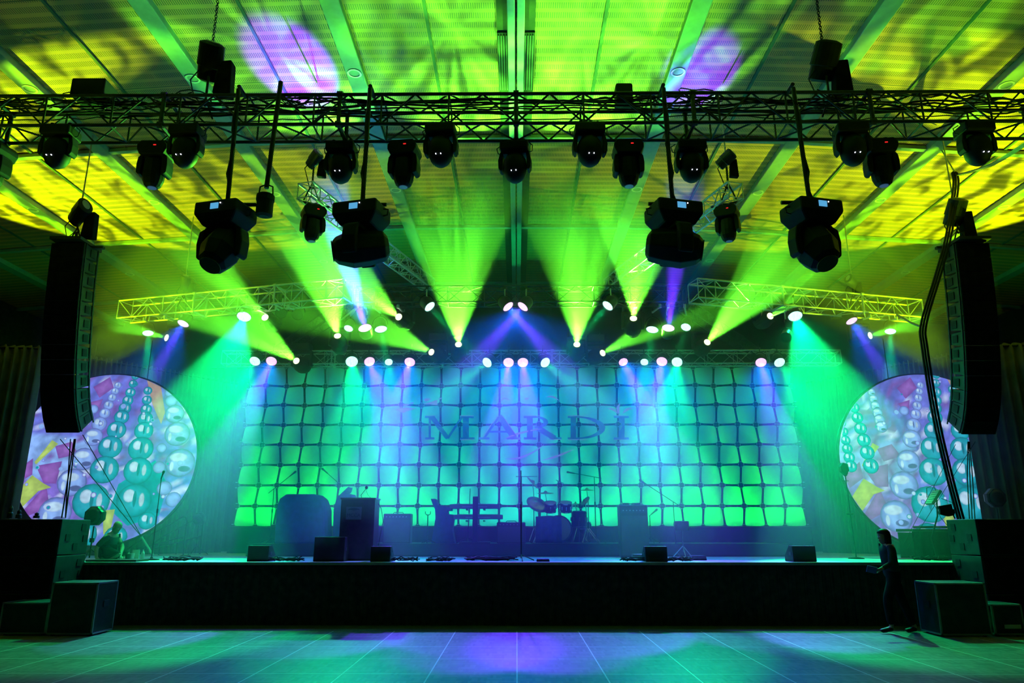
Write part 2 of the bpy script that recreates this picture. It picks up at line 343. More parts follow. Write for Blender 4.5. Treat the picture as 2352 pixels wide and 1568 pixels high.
def tag(o, label, cat, group=None, kind=None):
    if label: o['label'] = label
    if cat: o['category'] = cat
    if group: o['group'] = group
    if kind: o['kind'] = kind
    return o
def thing(name, label, cat, loc=(0, 0, 0), rz=0.0, group=None, kind=None):
    o = bpy.data.objects.new(name, None); COL.objects.link(o); o.location = loc; o.rotation_euler = (0, 0, rz); o.empty_display_size = 0.1
    return tag(o, label, cat, group, kind)
def dup(root, loc, rz=0.0, label=None, scale=None):
    def cp(o, par):
        c = o.copy(); COL.objects.link(c)
        if par is not None: c.parent = par
        for ch in [k for k in bpy.data.objects if k.parent == o]: cp(ch, c)
        return c
    r = cp(root, None); r.location = loc; r.rotation_euler = (0, 0, rz)
    if label: r['label'] = label
    if scale: r.scale = (scale,) * 3
    return r
def struct(o): o['kind'] = 'structure'; return o
def rot_dir(d, up='Y'): return Vector(d).to_track_quat('-Z', up)

# ------------------------------------------------------------------ room
CX = [0, 3.05, 6.1, 9.15, 12.2, 15.25, 18.3]; CZ = [10.15, 10.13, 10.03, 9.82, 9.62, 9.38, 9.14]
def zc(x):
    x = abs(x)
    for i in range(6):
        if x <= CX[i + 1]: t = (x - CX[i]) / 3.05; return CZ[i] * (1 - t) + CZ[i + 1] * t
    return CZ[-1]
Y0, Y1 = -2.0, 27.0
b = MB().box((0, (Y0 + Y1) / 2, -0.1), (38, Y1 - Y0, 0.2)); struct(b.build('floor', M['carpet']))
b = MB().box((0, 7.45, 0.0125), (18.58, 11.0, 0.025)); struct(b.build('parquet_floor', M['parquet']))
b = MB()
xs = sorted([-a for a in CX[1:]] + CX)
for i in range(len(xs) - 1):
    a, c = xs[i], xs[i + 1]
    b.add([(a, Y0, zc(a)), (c, Y0, zc(c)), (c, Y1, zc(c)), (a, Y1, zc(a)), (a, Y0, zc(a) + .2), (c, Y0, zc(c) + .2), (c, Y1, zc(c) + .2), (a, Y1, zc(a) + .2)],
          [(0, 1, 2, 3), (7, 6, 5, 4), (0, 4, 5, 1), (3, 2, 6, 7)])
struct(b.build('ceiling', M['ceiling']))
for k in range(-5, 6):
    if k == 0: continue
    x = 3.05 * k
    struct(MB().box((x, (Y0 + Y1) / 2, zc(x) - 0.05), (0.33, Y1 - Y0, 0.14)).build('ceiling_beam', M['beam'], bevel=0.015))
for k in range(-5, 5):
    x = 3.05 * (k + 0.5)
    struct(MB().box((x, (Y0 + Y1) / 2, zc(x) - 0.012), (0.055, Y1 - Y0, 0.03)).build('ceiling_trim', M['seam']))
b = MB()
for s in (-1, 1): b.box((s * 0.235, (Y0 + Y1) / 2, 10.11), (0.19, Y1 - Y0, 0.05))
struct(b.build('ceiling_trim', M['dark_recess']))
for s in (-1, 1):
    struct(MB().box((s * 0.082, (Y0 + Y1) / 2, 10.03), (0.13, Y1 - Y0, 0.22)).build('ceiling_beam', M['beam_light'], bevel=0.01))
for s in (-1, 1):
    g = thing('air_grille', 'dark slotted air grille in the ceiling recess %s of the central channel' % ('left' if s < 0 else 'right'), 'vent', (s * 0.235, 11.6, 10.08), group='air grilles beside the central ceiling channel')
    MB().box((0, 0, 0), (0.20, 1.7, 0.03)).build('frame', M['dark_recess'], g)
    b = MB()
    for i in range(4): b.box((-0.07 + i * 0.045, 0, -0.025), (0.012, 1.6, 0.03))
    b.build('louvre', M['beam'], g)
# cross trims that follow the ceiling's fall
for yy in (9.4, 14.24, 19.07, 23.9):
    b = MB()
    for i in range(len(xs) - 1):
        a, c = xs[i], xs[i + 1]; L_ = math.hypot(c - a, zc(c) - zc(a))
        X = Matrix.Translation(((a + c) / 2, yy, (zc(a) + zc(c)) / 2 - 0.06)) @ Matrix.Rotation(-math.atan2(zc(c) - zc(a), c - a), 4, 'Y')
        b.box((0, 0, 0), (L_, 0.12, 0.08), X)
    struct(b.build('ceiling_trim', M['beam']))
struct(MB().box((0, 26.6, 5.0), (38, 0.3, 10.6)).build('wall_back', M['wall']))
for s, n in ((-1, 'wall_left'), (1, 'wall_right')):
    struct(MB().box((s * 17.6, (Y0 + Y1) / 2, 4.7), (0.3, Y1 - Y0, 9.6)).build(n, M['wall']))
# downlights
DL = [(-1, 11.78, 'nearest the main truss'), (-1, 16.61, 'behind the hanging moving lights'), (1, 11.80, 'nearest the main truss'), (1, 16.56, 'behind the hanging moving lights')]
dl0 = None
def downlight(x, y, label):
    global dl0
    z = zc(x) - 0.12
    if dl0 is None:
        dl0 = thing('downlight', label, 'ceiling light', (x, y, z), group='round downlights in the ceiling beams')
        b = MB(); n = 24
        pr = [(0.135, 0.03), (0.135, -0.012), (0.10, -0.012), (0.085, 0.03)]
        vs = [(r * math.cos(2 * PI * k / n), r * math.sin(2 * PI * k / n), zz) for r, zz in pr for k in range(n)]
        fs = [(i * n + k, i * n + (k + 1) % n, (i + 1) * n + (k + 1) % n, (i + 1) * n + k) for i in range(3) for k in range(n)]
        b.add(vs, fs).build('trim_ring', M['ring'], dl0)
        MB().lathe([(0.095, -0.002), (0.095, 0.02)], 20).build('reflector', M['beam'], dl0)
    else: dup(dl0, (x, y, z), 0, label)
names_b = {1: 'first beam', 2: 'second beam', 3: 'third beam', 4: 'fourth beam'}
for k in (1, 2, 3, 4):
    for s in (-1, 1):
        for yy in (11.8, 16.6, 21.3):
            if k == 1 and yy > 20: continue
            if k == 4 and yy < 14: continue
            downlight(s * 3.05 * k, yy, 'round downlight in the %s %s of the central channel, %s' % (names_b[k], 'left' if s < 0 else 'right', {11.8: 'the nearest one', 16.6: 'the middle one', 21.3: 'the farthest one'}[yy]))

# ------------------------------------------------------------------ stage
SZ = 1.10; SF = 13.86
st = thing('stage', 'wide low black stage with a pale deck across the room', 'stage', (0, 18, 0))
MB().box((0, 1.1, SZ - 0.025), (20.6, 9.8, 0.05)).build('deck', M['deck'], st)
MB().box((0, -3.97, SZ - 0.025), (16.86, 0.34, 0.05)).build('front_deck', M['deck'], st)
b = MB()
def skirt(u, v):
    x = -8.42 + 16.84 * u; return (x, -4.12 + 0.015 * math.sin(x * 38) + 0.008 * math.sin(x * 91), 0.002 + v * (SZ - 0.055))
b.grid(skirt, 700, 1).build('skirt', mat('stage_skirt_cloth', (0.03, 0.04, 0.05), 0.95, spec=0.05, noise=0.3), st)
MB().box((0, -4.14, SZ - 0.025), (16.86, 0.02, 0.045)).build('edge_trim', M['trim'], st)
for s in (-1, 1): MB().box((s * 10.27, 1.1, 0.52), (0.05, 9.7, 1.04)).build('side_panel', M['cloth_black'], st)
MB().box((0, 5.9, 0.52), (20.5, 0.05, 1.04)).build('back_panel', M['cloth_black'], st)
ri = thing('drum_riser', 'long low black riser carrying the band gear in front of the panel wall', 'riser', (0, 18.1, SZ))
MB().box((0.05, 0, 0.14), (12.4, 2.3, 0.28)).build('platform', M['case'], ri, bevel=0.01)
MB().box((0.05, -1.155, 0.27), (12.4, 0.012, 0.02)).build('edge_trim', M['black_metal'], ri)
RZ = SZ + 0.28

# ------------------------------------------------------------------ drapes
def drape(pa, pb, z0, z1, folds, amp, m, label, name='curtain'):
    pa, pb = Vector((*pa, 0)), Vector((*pb, 0)); d = pb - pa; nrm = Vector((-d.y, d.x, 0)).normalized()
    t = thing(name, label, 'curtain', (pa.x, pa.y, z0)); rnd = random.Random(folds); ph = [rnd.uniform(0, 6) for _ in range(5)]
    def fn(u, v):
        q = d * u; o = amp * (math.sin(u * folds * 2 * PI + ph[0] + 0.6 * math.sin(u * 17 + ph[1])) + 0.4 * math.sin(u * folds * 4.7 + ph[2] + v * 1.5)) * (0.75 + 0.25 * (1 - v))
        return (q.x + nrm.x * o, q.y + nrm.y * o, v * (z1 - z0) + (0.03 * math.sin(u * folds * 6.3) if v > 0.99 else 0))
    MB().grid(fn, int(folds * 10), 8).build('cloth', m, t, smooth=True, solid=0.012)
    MB().tube((0, 0, z1 - z0 - 0.05), (d.x, d.y, z1 - z0 - 0.05), 0.025).build('rail', M['black_metal'], t)
    return t
drape((-9.3, 21.3), (9.3, 21.3), SZ, 6.5, 70, 0.05, M['cloth_black'], 'black curtain hanging across the back of the stage behind the panel wall')
A = P(180, 812, 16.9); B = P(545, 880, 20.2)
drape((A.x, A.y), (B.x, B.y), 0.02, 5.8, 34, 0.05, M['drape'], 'grey curtain run hanging behind the left round screen')
A2 = P(2185, 812, 16.9); B2 = P(1850, 880, 20.2)
drape((B2.x, B2.y), (A2.x, A2.y), 0.02, 5.8, 34, 0.05, M['drape'], 'grey curtain run hanging behind the right round screen')
A = P(-160, 740, 15.2); B = P(105, 785, 15.5)
drape((A.x, A.y), (B.x, B.y), 0.02, 5.65, 14, 0.07, M['drape'], 'grey curtain panel at the far left edge beside the line array')
A = P(2190, 785, 15.5); B = P(2500, 740, 15.2)
drape((A.x, A.y), (B.x, B.y), 0.02, 5.65, 14, 0.07, M['drape'], 'grey curtain panel at the far right edge beside the line array')

# ------------------------------------------------------------------ panel wall
COLS, ROWS = 28, 8; PX0, PX1 = -7.46, 7.60; PZ0, PZ1 = 1.76, 6.08; PY = 19.5
pw, phh = (PX1 - PX0) / COLS, (PZ1 - PZ0) / ROWS
def node(i, j):
    amp = 0.105
    return Vector((PX0 + i * pw, PY + (amp if (i + j) % 2 else -amp), PZ0 + j * phh))
wallp = thing('panel_wall', 'wide backdrop wall of white stretch fabric panels joined by black clips', 'backdrop', (0, PY, PZ0))
off = Vector((0, -PY, -PZ0))
def panel_mesh(mb, i, j):
    c = [node(i, j), node(i + 1, j), node(i + 1, j + 1), node(i, j + 1)]
    def at(u, v): return c[0].lerp(c[1], u).lerp(c[3].lerp(c[2], u), v) + off
    g = 0.055; r = 0.12
    n = 8
    vs = []; 
    for jj in range(n + 1):
        for ii in range(n + 1):
            u = ii / n * 2 - 1; v = jj / n * 2 - 1
            # superellipse-like rounded square with slightly bowed edges
            k = 1 - 0.045 * (abs(u) ** 8) * (abs(v) ** 8) * 1.6
            bow = 0.012
            uu = u * k * (1 - bow * (1 - v * v) * -1); vv = v * k * (1 - bow * (1 - u * u) * -1)
            U = 0.5 + uu * (0.5 - g); V = 0.5 + vv * (0.5 - g)
            vs.append(at(U, V))
    fs = [(jj * (n + 1) + ii, jj * (n + 1) + ii + 1, (jj + 1) * (n + 1) + ii + 1, (jj + 1) * (n + 1) + ii) for jj in range(n) for ii in range(n)]
    mb.add(vs, fs)
own = sorted([(abs(i - 13.5) + 0.01 * j, i, j) for i in range(COLS) for j in range(ROWS)])
keep = {(i, j) for _, i, j in own[:96]}
rest = MB()
for i in range(COLS):
    for j in range(ROWS):
        if (i, j) in keep:
            q = MB(); panel_mesh(q, i, j); q.build('panel', M['panel'], wallp, smooth=True)
        else: panel_mesh(rest, i, j)
o = rest.build('panel_field', M['panel'], wallp, smooth=True); o['kind'] = 'stuff'
cl = MB(); ct = MB()
for i in range(COLS + 1):
    for j in range(ROWS + 1):
        p = node(i, j) + off; s_ = 0.055
        cl.prism([(-s_, -.022), (-.022, -.022), (-.022, -s_), (.022, -s_), (.022, -.022), (s_, -.022), (s_, .022), (.022, .022), (.022, s_), (-.022, s_), (-.022, .022), (-s_, .022)], -0.012, 0.012, Matrix.Translation(p))
        for di, dj in ((1, 0), (0, 1)):
            if i + di <= COLS and j + dj <= ROWS:
                q = node(i + di, j + dj) + off
                for t in (0.13, 0.87):
                    r_ = p.lerp(q, t); ct.box(r_ + Vector((0, -0.015, 0)), (0.016 if di else 0.052, 0.016, 0.052 if di else 0.016))
o = cl.build('connector_clips', M['black'], wallp); o['kind'] = 'stuff'
o = ct.build('white_clips', M['white'], wallp); o['kind'] = 'stuff'
# carrying frame behind the panels
fr = MB()
for i in range(0, COLS + 1, 4): fr.tube((PX0 + i * pw, 0.2, -0.35), (PX0 + i * pw, 0.2, PZ1 - PZ0 + 0.1), 0.025)
fr.tube((PX0, 0.2, PZ1 - PZ0 + 0.05), (PX1, 0.2, PZ1 - PZ0 + 0.05), 0.03); fr.tube((PX0, 0.2, -0.04), (PX1, 0.2, -0.04), 0.03)
fr.build('support_frame', M['black_metal'], wallp)
def wall_y(x, z):
    fi = (x - PX0) / pw; fj = (z - PZ0) / phh; i = max(0, min(COLS - 1, int(fi))); j = max(0, min(ROWS - 1, int(fj))); u = fi - i; v = fj - j
    return node(i, j).lerp(node(i + 1, j), u).lerp(node(i, j + 1).lerp(node(i + 1, j + 1), u), v).y

# projected lettering, its light modelled as tinted sheets with glowing outlines
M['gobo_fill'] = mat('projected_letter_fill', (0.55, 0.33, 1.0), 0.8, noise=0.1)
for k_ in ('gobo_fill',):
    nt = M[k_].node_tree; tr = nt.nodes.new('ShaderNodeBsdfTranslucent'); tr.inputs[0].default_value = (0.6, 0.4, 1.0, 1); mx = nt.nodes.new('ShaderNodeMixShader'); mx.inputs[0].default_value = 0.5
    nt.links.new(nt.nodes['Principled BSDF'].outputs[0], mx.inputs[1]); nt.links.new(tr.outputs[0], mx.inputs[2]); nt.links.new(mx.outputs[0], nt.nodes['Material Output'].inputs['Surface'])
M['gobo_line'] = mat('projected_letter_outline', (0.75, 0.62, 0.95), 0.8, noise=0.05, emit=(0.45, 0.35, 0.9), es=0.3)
def flat(polys, name, m, parent, dy):
    mb = MB(); 
    for poly in polys:
        pts = []
        for a in range(len(poly)):
            p, q = poly[a], poly[(a + 1) % len(poly)]
            n = max(1, int(math.hypot(q[0] - p[0], q[1] - p[1]) / 0.08))
            pts += [(p[0] + (q[0] - p[0]) * t / n, p[1] + (q[1] - p[1]) * t / n) for t in range(n)]
        mb.add([(x, wall_y(x, z) - dy, z) for x, z in pts], [tuple(range(len(pts)))])
    return mb.build(name, m, parent)
def W(px, py): v = P(px, py, PY - 0.05); return (v.x, v.z)
def stroke(p, q, wd0, wd1=None):
    wd1 = wd0 if wd1 is None else wd1; d = Vector((q[0] - p[0], q[1] - p[1])); n = Vector((-d.y, d.x)).normalized()
    a = Vector(p); c = Vector(q); return [tuple(a + n * wd0 / 2), tuple(c + n * wd1 / 2), tuple(c - n * wd1 / 2), tuple(a - n * wd0 / 2)]
def serif(px0, px1, py): a = W(px0, py - 2.2); c = W(px1, py + 2.2); return [(a[0], a[1]), (c[0], a[1]), (c[0], c[1]), (a[0], c[1])]
T_, B_ = 957, 1006
def st_(x0, y0, x1, y1, w0, w1=None): return stroke(W(x0, y0), W(x1, y1), w0 * 0.0122, (w1 or w0) * 0.0122)
def arc(cx, cyy, rx, ry, a0, a1, w0, w1, n=10):
    out = []
    for k in range(n):
        t0 = a0 + (a1 - a0) * k / n; t1 = a0 + (a1 - a0) * (k + 1) / n
        def pt(t, wd): return W(cx + (rx + wd) * math.cos(t), cyy - (ry + wd * 0.6) * math.sin(t))
        wa = w0 + (w1 - w0) * math.sin(PI * k / n); wb = w0 + (w1 - w0) * math.sin(PI * (k + 1) / n)
        out.append([pt(t0, -wa / 2), pt(t0, wa / 2), pt(t1, wb / 2), pt(t1, -wb / 2)])
    return out
LET = {
    'm': [serif(976, 999, T_), serif(976, 998, B_), st_(987, T_, 987, B_, 5), st_(992, T_, 1028, B_, 11, 9), st_(1028, B_, 1062, T_, 5), st_(1070, T_, 1070, B_, 13), serif(1056, 1088, T_), serif(1056, 1090, B_)],
    'a': [st_(1146, T_, 1112, B_, 5), st_(1146, T_ - 2, 1182, B_, 13), serif(1100, 1124, B_), serif(1164, 1196, B_), st_(1124, 991, 1168, 991, 4)],
    'r': [serif(1203, 1232, T_), serif(1203, 1232, B_), st_(1217, T_, 1217, B_, 13)] + arc(1228, 969, 26, 12, -PI / 2, PI / 2, 4, 11) + [st_(1236, 983, 1275, B_, 12), serif(1262, 1290, B_)],
    'd': [serif(1304, 1330, T_), serif(1304, 1330, B_), st_(1317, T_, 1317, B_, 12)] + arc(1328, 981.5, 56, 24, -PI / 2, PI / 2, 4, 14, 14),
    'i': [serif(1410, 1445, T_), serif(1410, 1445, B_), st_(1428, T_, 1428, B_, 13)]}
le = thing('projected_lettering', 'violet serif lettering MARDI, projected light modelled as sheets across the middle of the panel wall', 'lettering')
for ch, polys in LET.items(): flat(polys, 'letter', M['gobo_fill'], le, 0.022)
sw = []
def swoosh(pts, w0):
    out = []
    for k in range(len(pts) - 1):
        t = k / (len(pts) - 1); t2 = (k + 1) / (len(pts) - 1)
        out.append(stroke(W(*pts[k]), W(*pts[k + 1]), 0.0122 * (0.6 + w0 * math.sin(PI * t)), 0.0122 * (0.6 + w0 * math.sin(PI * t2))))
    return out
def bez(a, b_, c, n=12): return [((1 - t) ** 2 * a[0] + 2 * t * (1 - t) * b_[0] + t * t * c[0], (1 - t) ** 2 * a[1] + 2 * t * (1 - t) * b_[1] + t * t * c[1]) for t in [k / n for k in range(n + 1)]]
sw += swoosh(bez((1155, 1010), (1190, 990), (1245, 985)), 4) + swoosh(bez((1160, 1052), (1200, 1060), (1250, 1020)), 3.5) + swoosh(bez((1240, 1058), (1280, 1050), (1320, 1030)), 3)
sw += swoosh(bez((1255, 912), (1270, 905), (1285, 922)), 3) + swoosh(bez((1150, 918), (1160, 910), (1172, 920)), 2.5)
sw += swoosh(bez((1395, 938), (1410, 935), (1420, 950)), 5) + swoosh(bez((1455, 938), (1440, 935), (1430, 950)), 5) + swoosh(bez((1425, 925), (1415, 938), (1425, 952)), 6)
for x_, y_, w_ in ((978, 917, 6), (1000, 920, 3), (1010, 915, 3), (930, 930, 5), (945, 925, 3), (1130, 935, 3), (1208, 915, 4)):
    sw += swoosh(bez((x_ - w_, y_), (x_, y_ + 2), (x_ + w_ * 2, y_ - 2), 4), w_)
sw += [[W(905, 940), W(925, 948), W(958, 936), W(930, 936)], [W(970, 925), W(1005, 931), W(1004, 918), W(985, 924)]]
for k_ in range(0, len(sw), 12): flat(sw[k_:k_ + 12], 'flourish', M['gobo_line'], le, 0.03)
ol = []
for ch, polys in LET.items():
    for pl in polys:
        if len(pl) == 4 and ch:
            pass
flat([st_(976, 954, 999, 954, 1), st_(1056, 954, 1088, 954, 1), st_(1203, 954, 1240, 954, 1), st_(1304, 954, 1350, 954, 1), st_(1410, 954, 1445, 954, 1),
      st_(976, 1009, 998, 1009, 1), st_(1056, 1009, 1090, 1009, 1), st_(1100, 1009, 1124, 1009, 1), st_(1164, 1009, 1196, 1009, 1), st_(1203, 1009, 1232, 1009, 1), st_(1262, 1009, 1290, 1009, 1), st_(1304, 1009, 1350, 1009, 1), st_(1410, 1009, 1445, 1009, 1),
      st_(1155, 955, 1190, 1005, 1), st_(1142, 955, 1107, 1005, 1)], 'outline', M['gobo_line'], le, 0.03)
# bodiless uplights low behind the fabric wall, with an added row of top lights
t = thing('masking_skirt', 'added black cloth skirt blocking light under the panel wall down to the deck', 'cloth', (0.07, 19.38, SZ))  # added to stop the backlights leaking out below the panels
MB().grid(lambda u, v: (-7.6 + 15.2 * u, 0.02 * math.sin(u * 300), 0.005 + v * 0.66), 400, 1).build('cloth', M['cloth_black'], t, smooth=True, solid=0.01)
MB().tube((-7.6, 0, 0.66), (7.6, 0, 0.66), 0.02).build('rail', M['black_metal'], t)
for k in range(12):
    x = PX0 + 0.6 + k * (PX1 - PX0 - 1.2) / 11; c_ = max(0.0, 1 - abs(x - 0.07) / 3.6)
    for z_, tz, wt, up in ((0.13, 1.3, 82, 1), (4.5, -0.8, 7, 0)):  # lower row shines up; upper row is added to tint the top panels
        ld = bpy.data.lights.new('panel_backlight', 'AREA'); ld.shape = 'RECTANGLE'; ld.size = 0.9; ld.size_y = 0.08; ld.energy = wt
        ld.color = (0.0, 1.0 - 0.62 * c_, 0.04 + 0.32 * c_) if up else (0.0, 0.75, 0.55 + 0.4 * c_); ld.spread = math.radians(140)
        o = bpy.data.objects.new('panel_backlight', ld); COL.objects.link(o); o.location = (x, 20.5, SZ + z_)
        o.rotation_euler = Vector((0, -1.0, tz)).to_track_quat('-Z', 'X').to_euler()
#PART2
# ------------------------------------------------------------------ trusses
def truss(name, A, B, s, bay, m, label, group=None, plates=None, rc=0.026, rb=0.012):
    """box truss whose centre line runs A->B"""
    A, B = Vector(A), Vector(B); t = thing(name, label, 'truss', A, group=group); D = B - A; L_ = D.length; u = D.normalized()
    h = Vector((0, 0, 1)) - u * u.z; h.normalize(); wd = u.cross(h)
    cor = [(-wd * s / 2 + h * s / 2), (wd * s / 2 + h * s / 2), (wd * s / 2 - h * s / 2), (-wd * s / 2 - h * s / 2)]
    for c in cor:
        MB().tube(c, c + D, rc, 10).build('chord', m, t, smooth=False)
    n = max(2, round(L_ / bay)); n += n % 2; step = L_ / n
    for f in range(4):
        a, c = cor[f], cor[(f + 1) % 4]; b = MB()
        for i in range(n):
            p, q = (a, c) if i % 2 == 0 else (c, a)
            b.tube(p + u * step * i, q + u * step * (i + 1), rb, 6)
            if i % 2 == 1 or i == 0: b.tube(a + u * step * i, c + u * step * i, rb, 6)
        b.tube(a + D, c + D, rb * 1.6, 6)
        b.build('lacing', m, t)
    if plates:
        k = plates
        while k < L_ - 0.1:
            for f in (0, 2, 1, 3):
                a, c = cor[f], cor[(f + 1) % 4]
            b = MB()
            for c in cor: b.tube(c + u * (k - 0.04), c + u * (k + 0.04), rc * 1.9, 8)
            for f in (0, 1, 2, 3): b.tube(cor[f] + u * k, cor[(f + 3) % 4] + u * k, rb * 2.2, 6)
            b.build('joint', m, t)
            k += plates
    return t
MT_Y = 9.75; MT_Z = 7.76; MT_S = 0.50
truss('main_truss', (-10.6, MT_Y - 0.02, MT_Z - 0.02), (10.6, MT_Y + 0.02, MT_Z + 0.03), MT_S, 0.52, M['alu_dark'], 'long dark lighting truss crossing the whole room in front of the stage', plates=2.65, rc=0.027, rb=0.015)
WZ = 7.22
LW0, LW1 = PZ(287, 716, WZ), PZ(800, 668, WZ); RW0, RW1 = PZ(1592, 668, WZ), PZ(2103, 714, WZ)
truss('wing_truss', LW0, LW1, 0.47, 0.45, M['alu'], 'silver truss wing running out to the left above the stage', 'angled wing trusses', plates=2.3, rc=0.022, rb=0.011)
truss('wing_truss', RW0, RW1, 0.47, 0.45, M['alu'], 'silver truss wing running out to the right above the stage', 'angled wing trusses', plates=2.3, rc=0.022, rb=0.011)
CT0, CT1 = PZ(812, 667, WZ), PZ(1580, 667, WZ); CT0.y = CT1.y = 16.75
truss('centre_truss', CT0, CT1, 0.40, 0.45, M['alu_dark'], 'straight dark truss across the middle between the two wings', rc=0.02, rb=0.010)
DL0, DL1 = PZ(700, 436, 7.8), PZ(985, 655, 7.8); DR0, DR1 = PZ(1690, 436, 7.8), PZ(1400, 655, 7.8)
truss('diagonal_truss', DL0, DL1, 0.30, 0.28, M['alu'], 'silver truss running back diagonally behind the second hanging moving light from the left', 'diagonal trusses', rc=0.022, rb=0.010)
truss('diagonal_truss', DR0, DR1, 0.30, 0.28, M['alu'], 'silver truss running back diagonally beside the third hanging moving light', 'diagonal trusses', rc=0.022, rb=0.010)
PT0, PT1 = P(515, 824, 19.15), P(1925, 822, 19.15)
truss('backdrop_truss', PT0, PT1, 0.36, 0.40, M['alu'], 'low silver truss carrying the row of lamps over the panel wall', plates=3.0, rc=0.02, rb=0.010)
# two lower diagonal braces seen in the dark behind the movers
truss('brace_truss', P(640, 810, 19.6), P(800, 700, 17.4), 0.28, 0.28, M['alu_dark'], 'dim sloping truss in the shadow left of the centre truss', rc=0.018, rb=0.009)
truss('brace_truss', P(1735, 812, 19.6), P(1570, 700, 17.4), 0.28, 0.28, M['alu_dark'], 'dim sloping truss in the shadow right of the centre truss', rc=0.018, rb=0.009)

# ------------------------------------------------------------------ LED par cans
HAZE_FILL = {'v': 0.15, 'g': 0.02}
def par(px, py, Y, tgt, kind, watts, deg, label, r=0.135, group='LED par cans on the stage trusses'):
    loc = P(px, py, Y); d = (Vector(tgt) - loc).normalized(); q = rot_dir(d)
    t = thing('par_can', label, 'stage light', loc - d * 0.16, group=group)
    hd = MB().lathe([(r * 0.55, 0.15), (r * 0.8, 0.12), (r, 0.05), (r * 1.04, -0.13), (r * 1.04, -0.155), (r * 0.96, -0.155), (r * 0.94, -0.13)], 22).build('can', M['black_metal'], t, smooth=False)
    hd.rotation_mode = 'QUATERNION'; hd.rotation_quaternion = q
    n = 24; ln = MB().lathe([(r * 0.93, -0.140), (r * 0.93, -0.134)], n)
    lo = ln.build('lens', M[{'v': 'lens_v', 'g': 'lens_g', 'n': 'black'}[kind]], hd)
    yk = MB(); pts = [Vector((math.cos(a) * r * 1.2, 0, math.sin(a) * r * 1.35)) for a in [PI * k / 8 for k in range(9)]]
    yk.path(pts, 0.012, 5); yk.tube((0, 0, r * 1.35), (0, 0, r * 1.35 + 0.16), 0.014); yk.box((0, 0, r * 1.35 + 0.18), (0.05, 0.07, 0.07))
    yk.build('yoke', M['black_metal'], t); hang(t, r * 1.35 + .18)
    if kind != 'n':
        spot('par_light', (0, 0, -0.16), None, VIOLET if kind == 'v' else GREEN, watts, deg, 0.35, 0.06, parent=hd)
        spot('par_haze_fill', (0, 0, -0.165), None, BLUE if kind == 'v' else GREEN, watts * (HAZE_FILL[kind] if d.z < 0 else 0.02), deg + 50, 0.9, 0.06, parent=hd)  # added second spot per can, blue on violet cans, to fill the haze
    return t
VW, GW = 3000, 1450
HANGERS = []
def hang(t, z0):
    if t.location.y > 18.4 or t.location.y < 12: return
    p = t.location + Vector((0, 0, z0)); best = None
    for A_, B_ in ((LW0, LW1), (RW0, RW1), (CT0, CT1)):
        for k in range(41):
            v = A_.lerp(B_, k / 40); d_ = (Vector((v.x, v.y, 0)) - Vector((p.x, p.y, 0))).length
            if best is None or d_ < best[0]: best = (d_, v)
    v = best[1]; zb = v.z - 0.27; b = MB()
    b.tube((0, 0, z0 - 0.03), (0, 0, zb - t.location.z), 0.018, 8)
    b.tube((0, 0, zb - t.location.z), (v.x - p.x, v.y - p.y, zb - t.location.z), 0.024, 8); b.tube((v.x - p.x, v.y - p.y, zb - t.location.z - .03), (v.x - p.x, v.y - p.y, zb - t.location.z + .06), 0.035, 8)
    b.build('hanging_pipe', M['alu'], t)
def row(px, py, Y, tx, ty, tY, kind, wm, deg, label, r=0.15): par(px, py, Y, P(tx, ty, tY), kind, (VW if kind == 'v' else GW) * wm, deg, label, r)
RY = 18.75
LB = 'over the panel wall'
row(585, 830, RY, 330, 1220, 14, 'g', 1.0, 20, 'green par can, leftmost of all %s' % LB)
row(623, 830, RY, 430, 1240, 14, 'v', 1.7, 17, 'violet par can, second from the left %s' % LB)
row(808, 831, RY, 850, 1330, 12.5, 'g', 2.0, 24, 'bright green par can %s above the lectern' % LB, 0.17)
row(849, 831, RY, 1000, 1250, 14, 'v', 1.6, 20, 'violet par can just right of the bright green one above the lectern')
row(893, 832, RY, 930, 1400, 12.5, 'g', 0.3, 22, 'small green par can between two violet ones left of centre %s' % LB, 0.11)
row(941, 832, RY, 820, 1250, 14, 'v', 1.6, 20, 'violet par can aimed back left, right of the small green one above the lectern')
row(1118, 833, RY, 700, 1150, 14, 'g', 0.8, 16, 'green par can just left of the centre violet pair %s' % LB)
row(1168, 833, RY, 1115, 1330, 12.6, 'v', 1.8, 17, 'left violet par can of the centre pair %s' % LB)
row(1201, 833, RY, 1250, 1330, 12.6, 'v', 1.8, 17, 'right violet par can of the centre pair %s' % LB)
row(1253, 833, RY, 1640, 1150, 14, 'g', 0.8, 16, 'green par can just right of the centre violet pair %s' % LB)
row(1432, 832, RY, 1640, 1250, 14, 'v', 1.8, 18, 'violet par can right of centre aimed to the right %s' % LB, 0.13)
row(1480, 832, RY, 1480, 1400, 12.5, 'g', 0.3, 22, 'small green par can between two violet ones right of centre %s' % LB, 0.11)
row(1520, 831, RY, 1440, 1250, 14, 'v', 1.6, 19, 'violet par can right of centre aimed down to the left %s' % LB)
row(1555, 832, RY, 1490, 1330, 12.5, 'g', 2.0, 24, 'green par can next to the violet one right of centre %s' % LB)
row(1748, 833, RY, 1850, 1250, 14, 'v', 1.7, 16, 'violet par can, second from the right %s' % LB)
row(1791, 833, RY, 2050, 1250, 14, 'g', 1.1, 22, 'green par can, rightmost of all %s' % LB)
row(340, 766, 18.0, 338, 1150, 16.6, 'g', 0.9, 17, 'green par can under the outer end of the left truss wing shining straight down', 0.14)
row(420, 744, 17.6, 200, 1120, 15.6, 'v', 1.2, 15, 'violet par can under the left truss wing below the chain hoist', 0.15)
row(560, 728, 17.2, 420, 1150, 14.4, 'g', 4.0, 42, 'very bright green par can under the middle of the left truss wing', 0.18)
row(988, 705, 16.4, 1400, 1150, 14.5, 'g', 0.6, 13, 'green par can hanging on the left part of the centre truss')
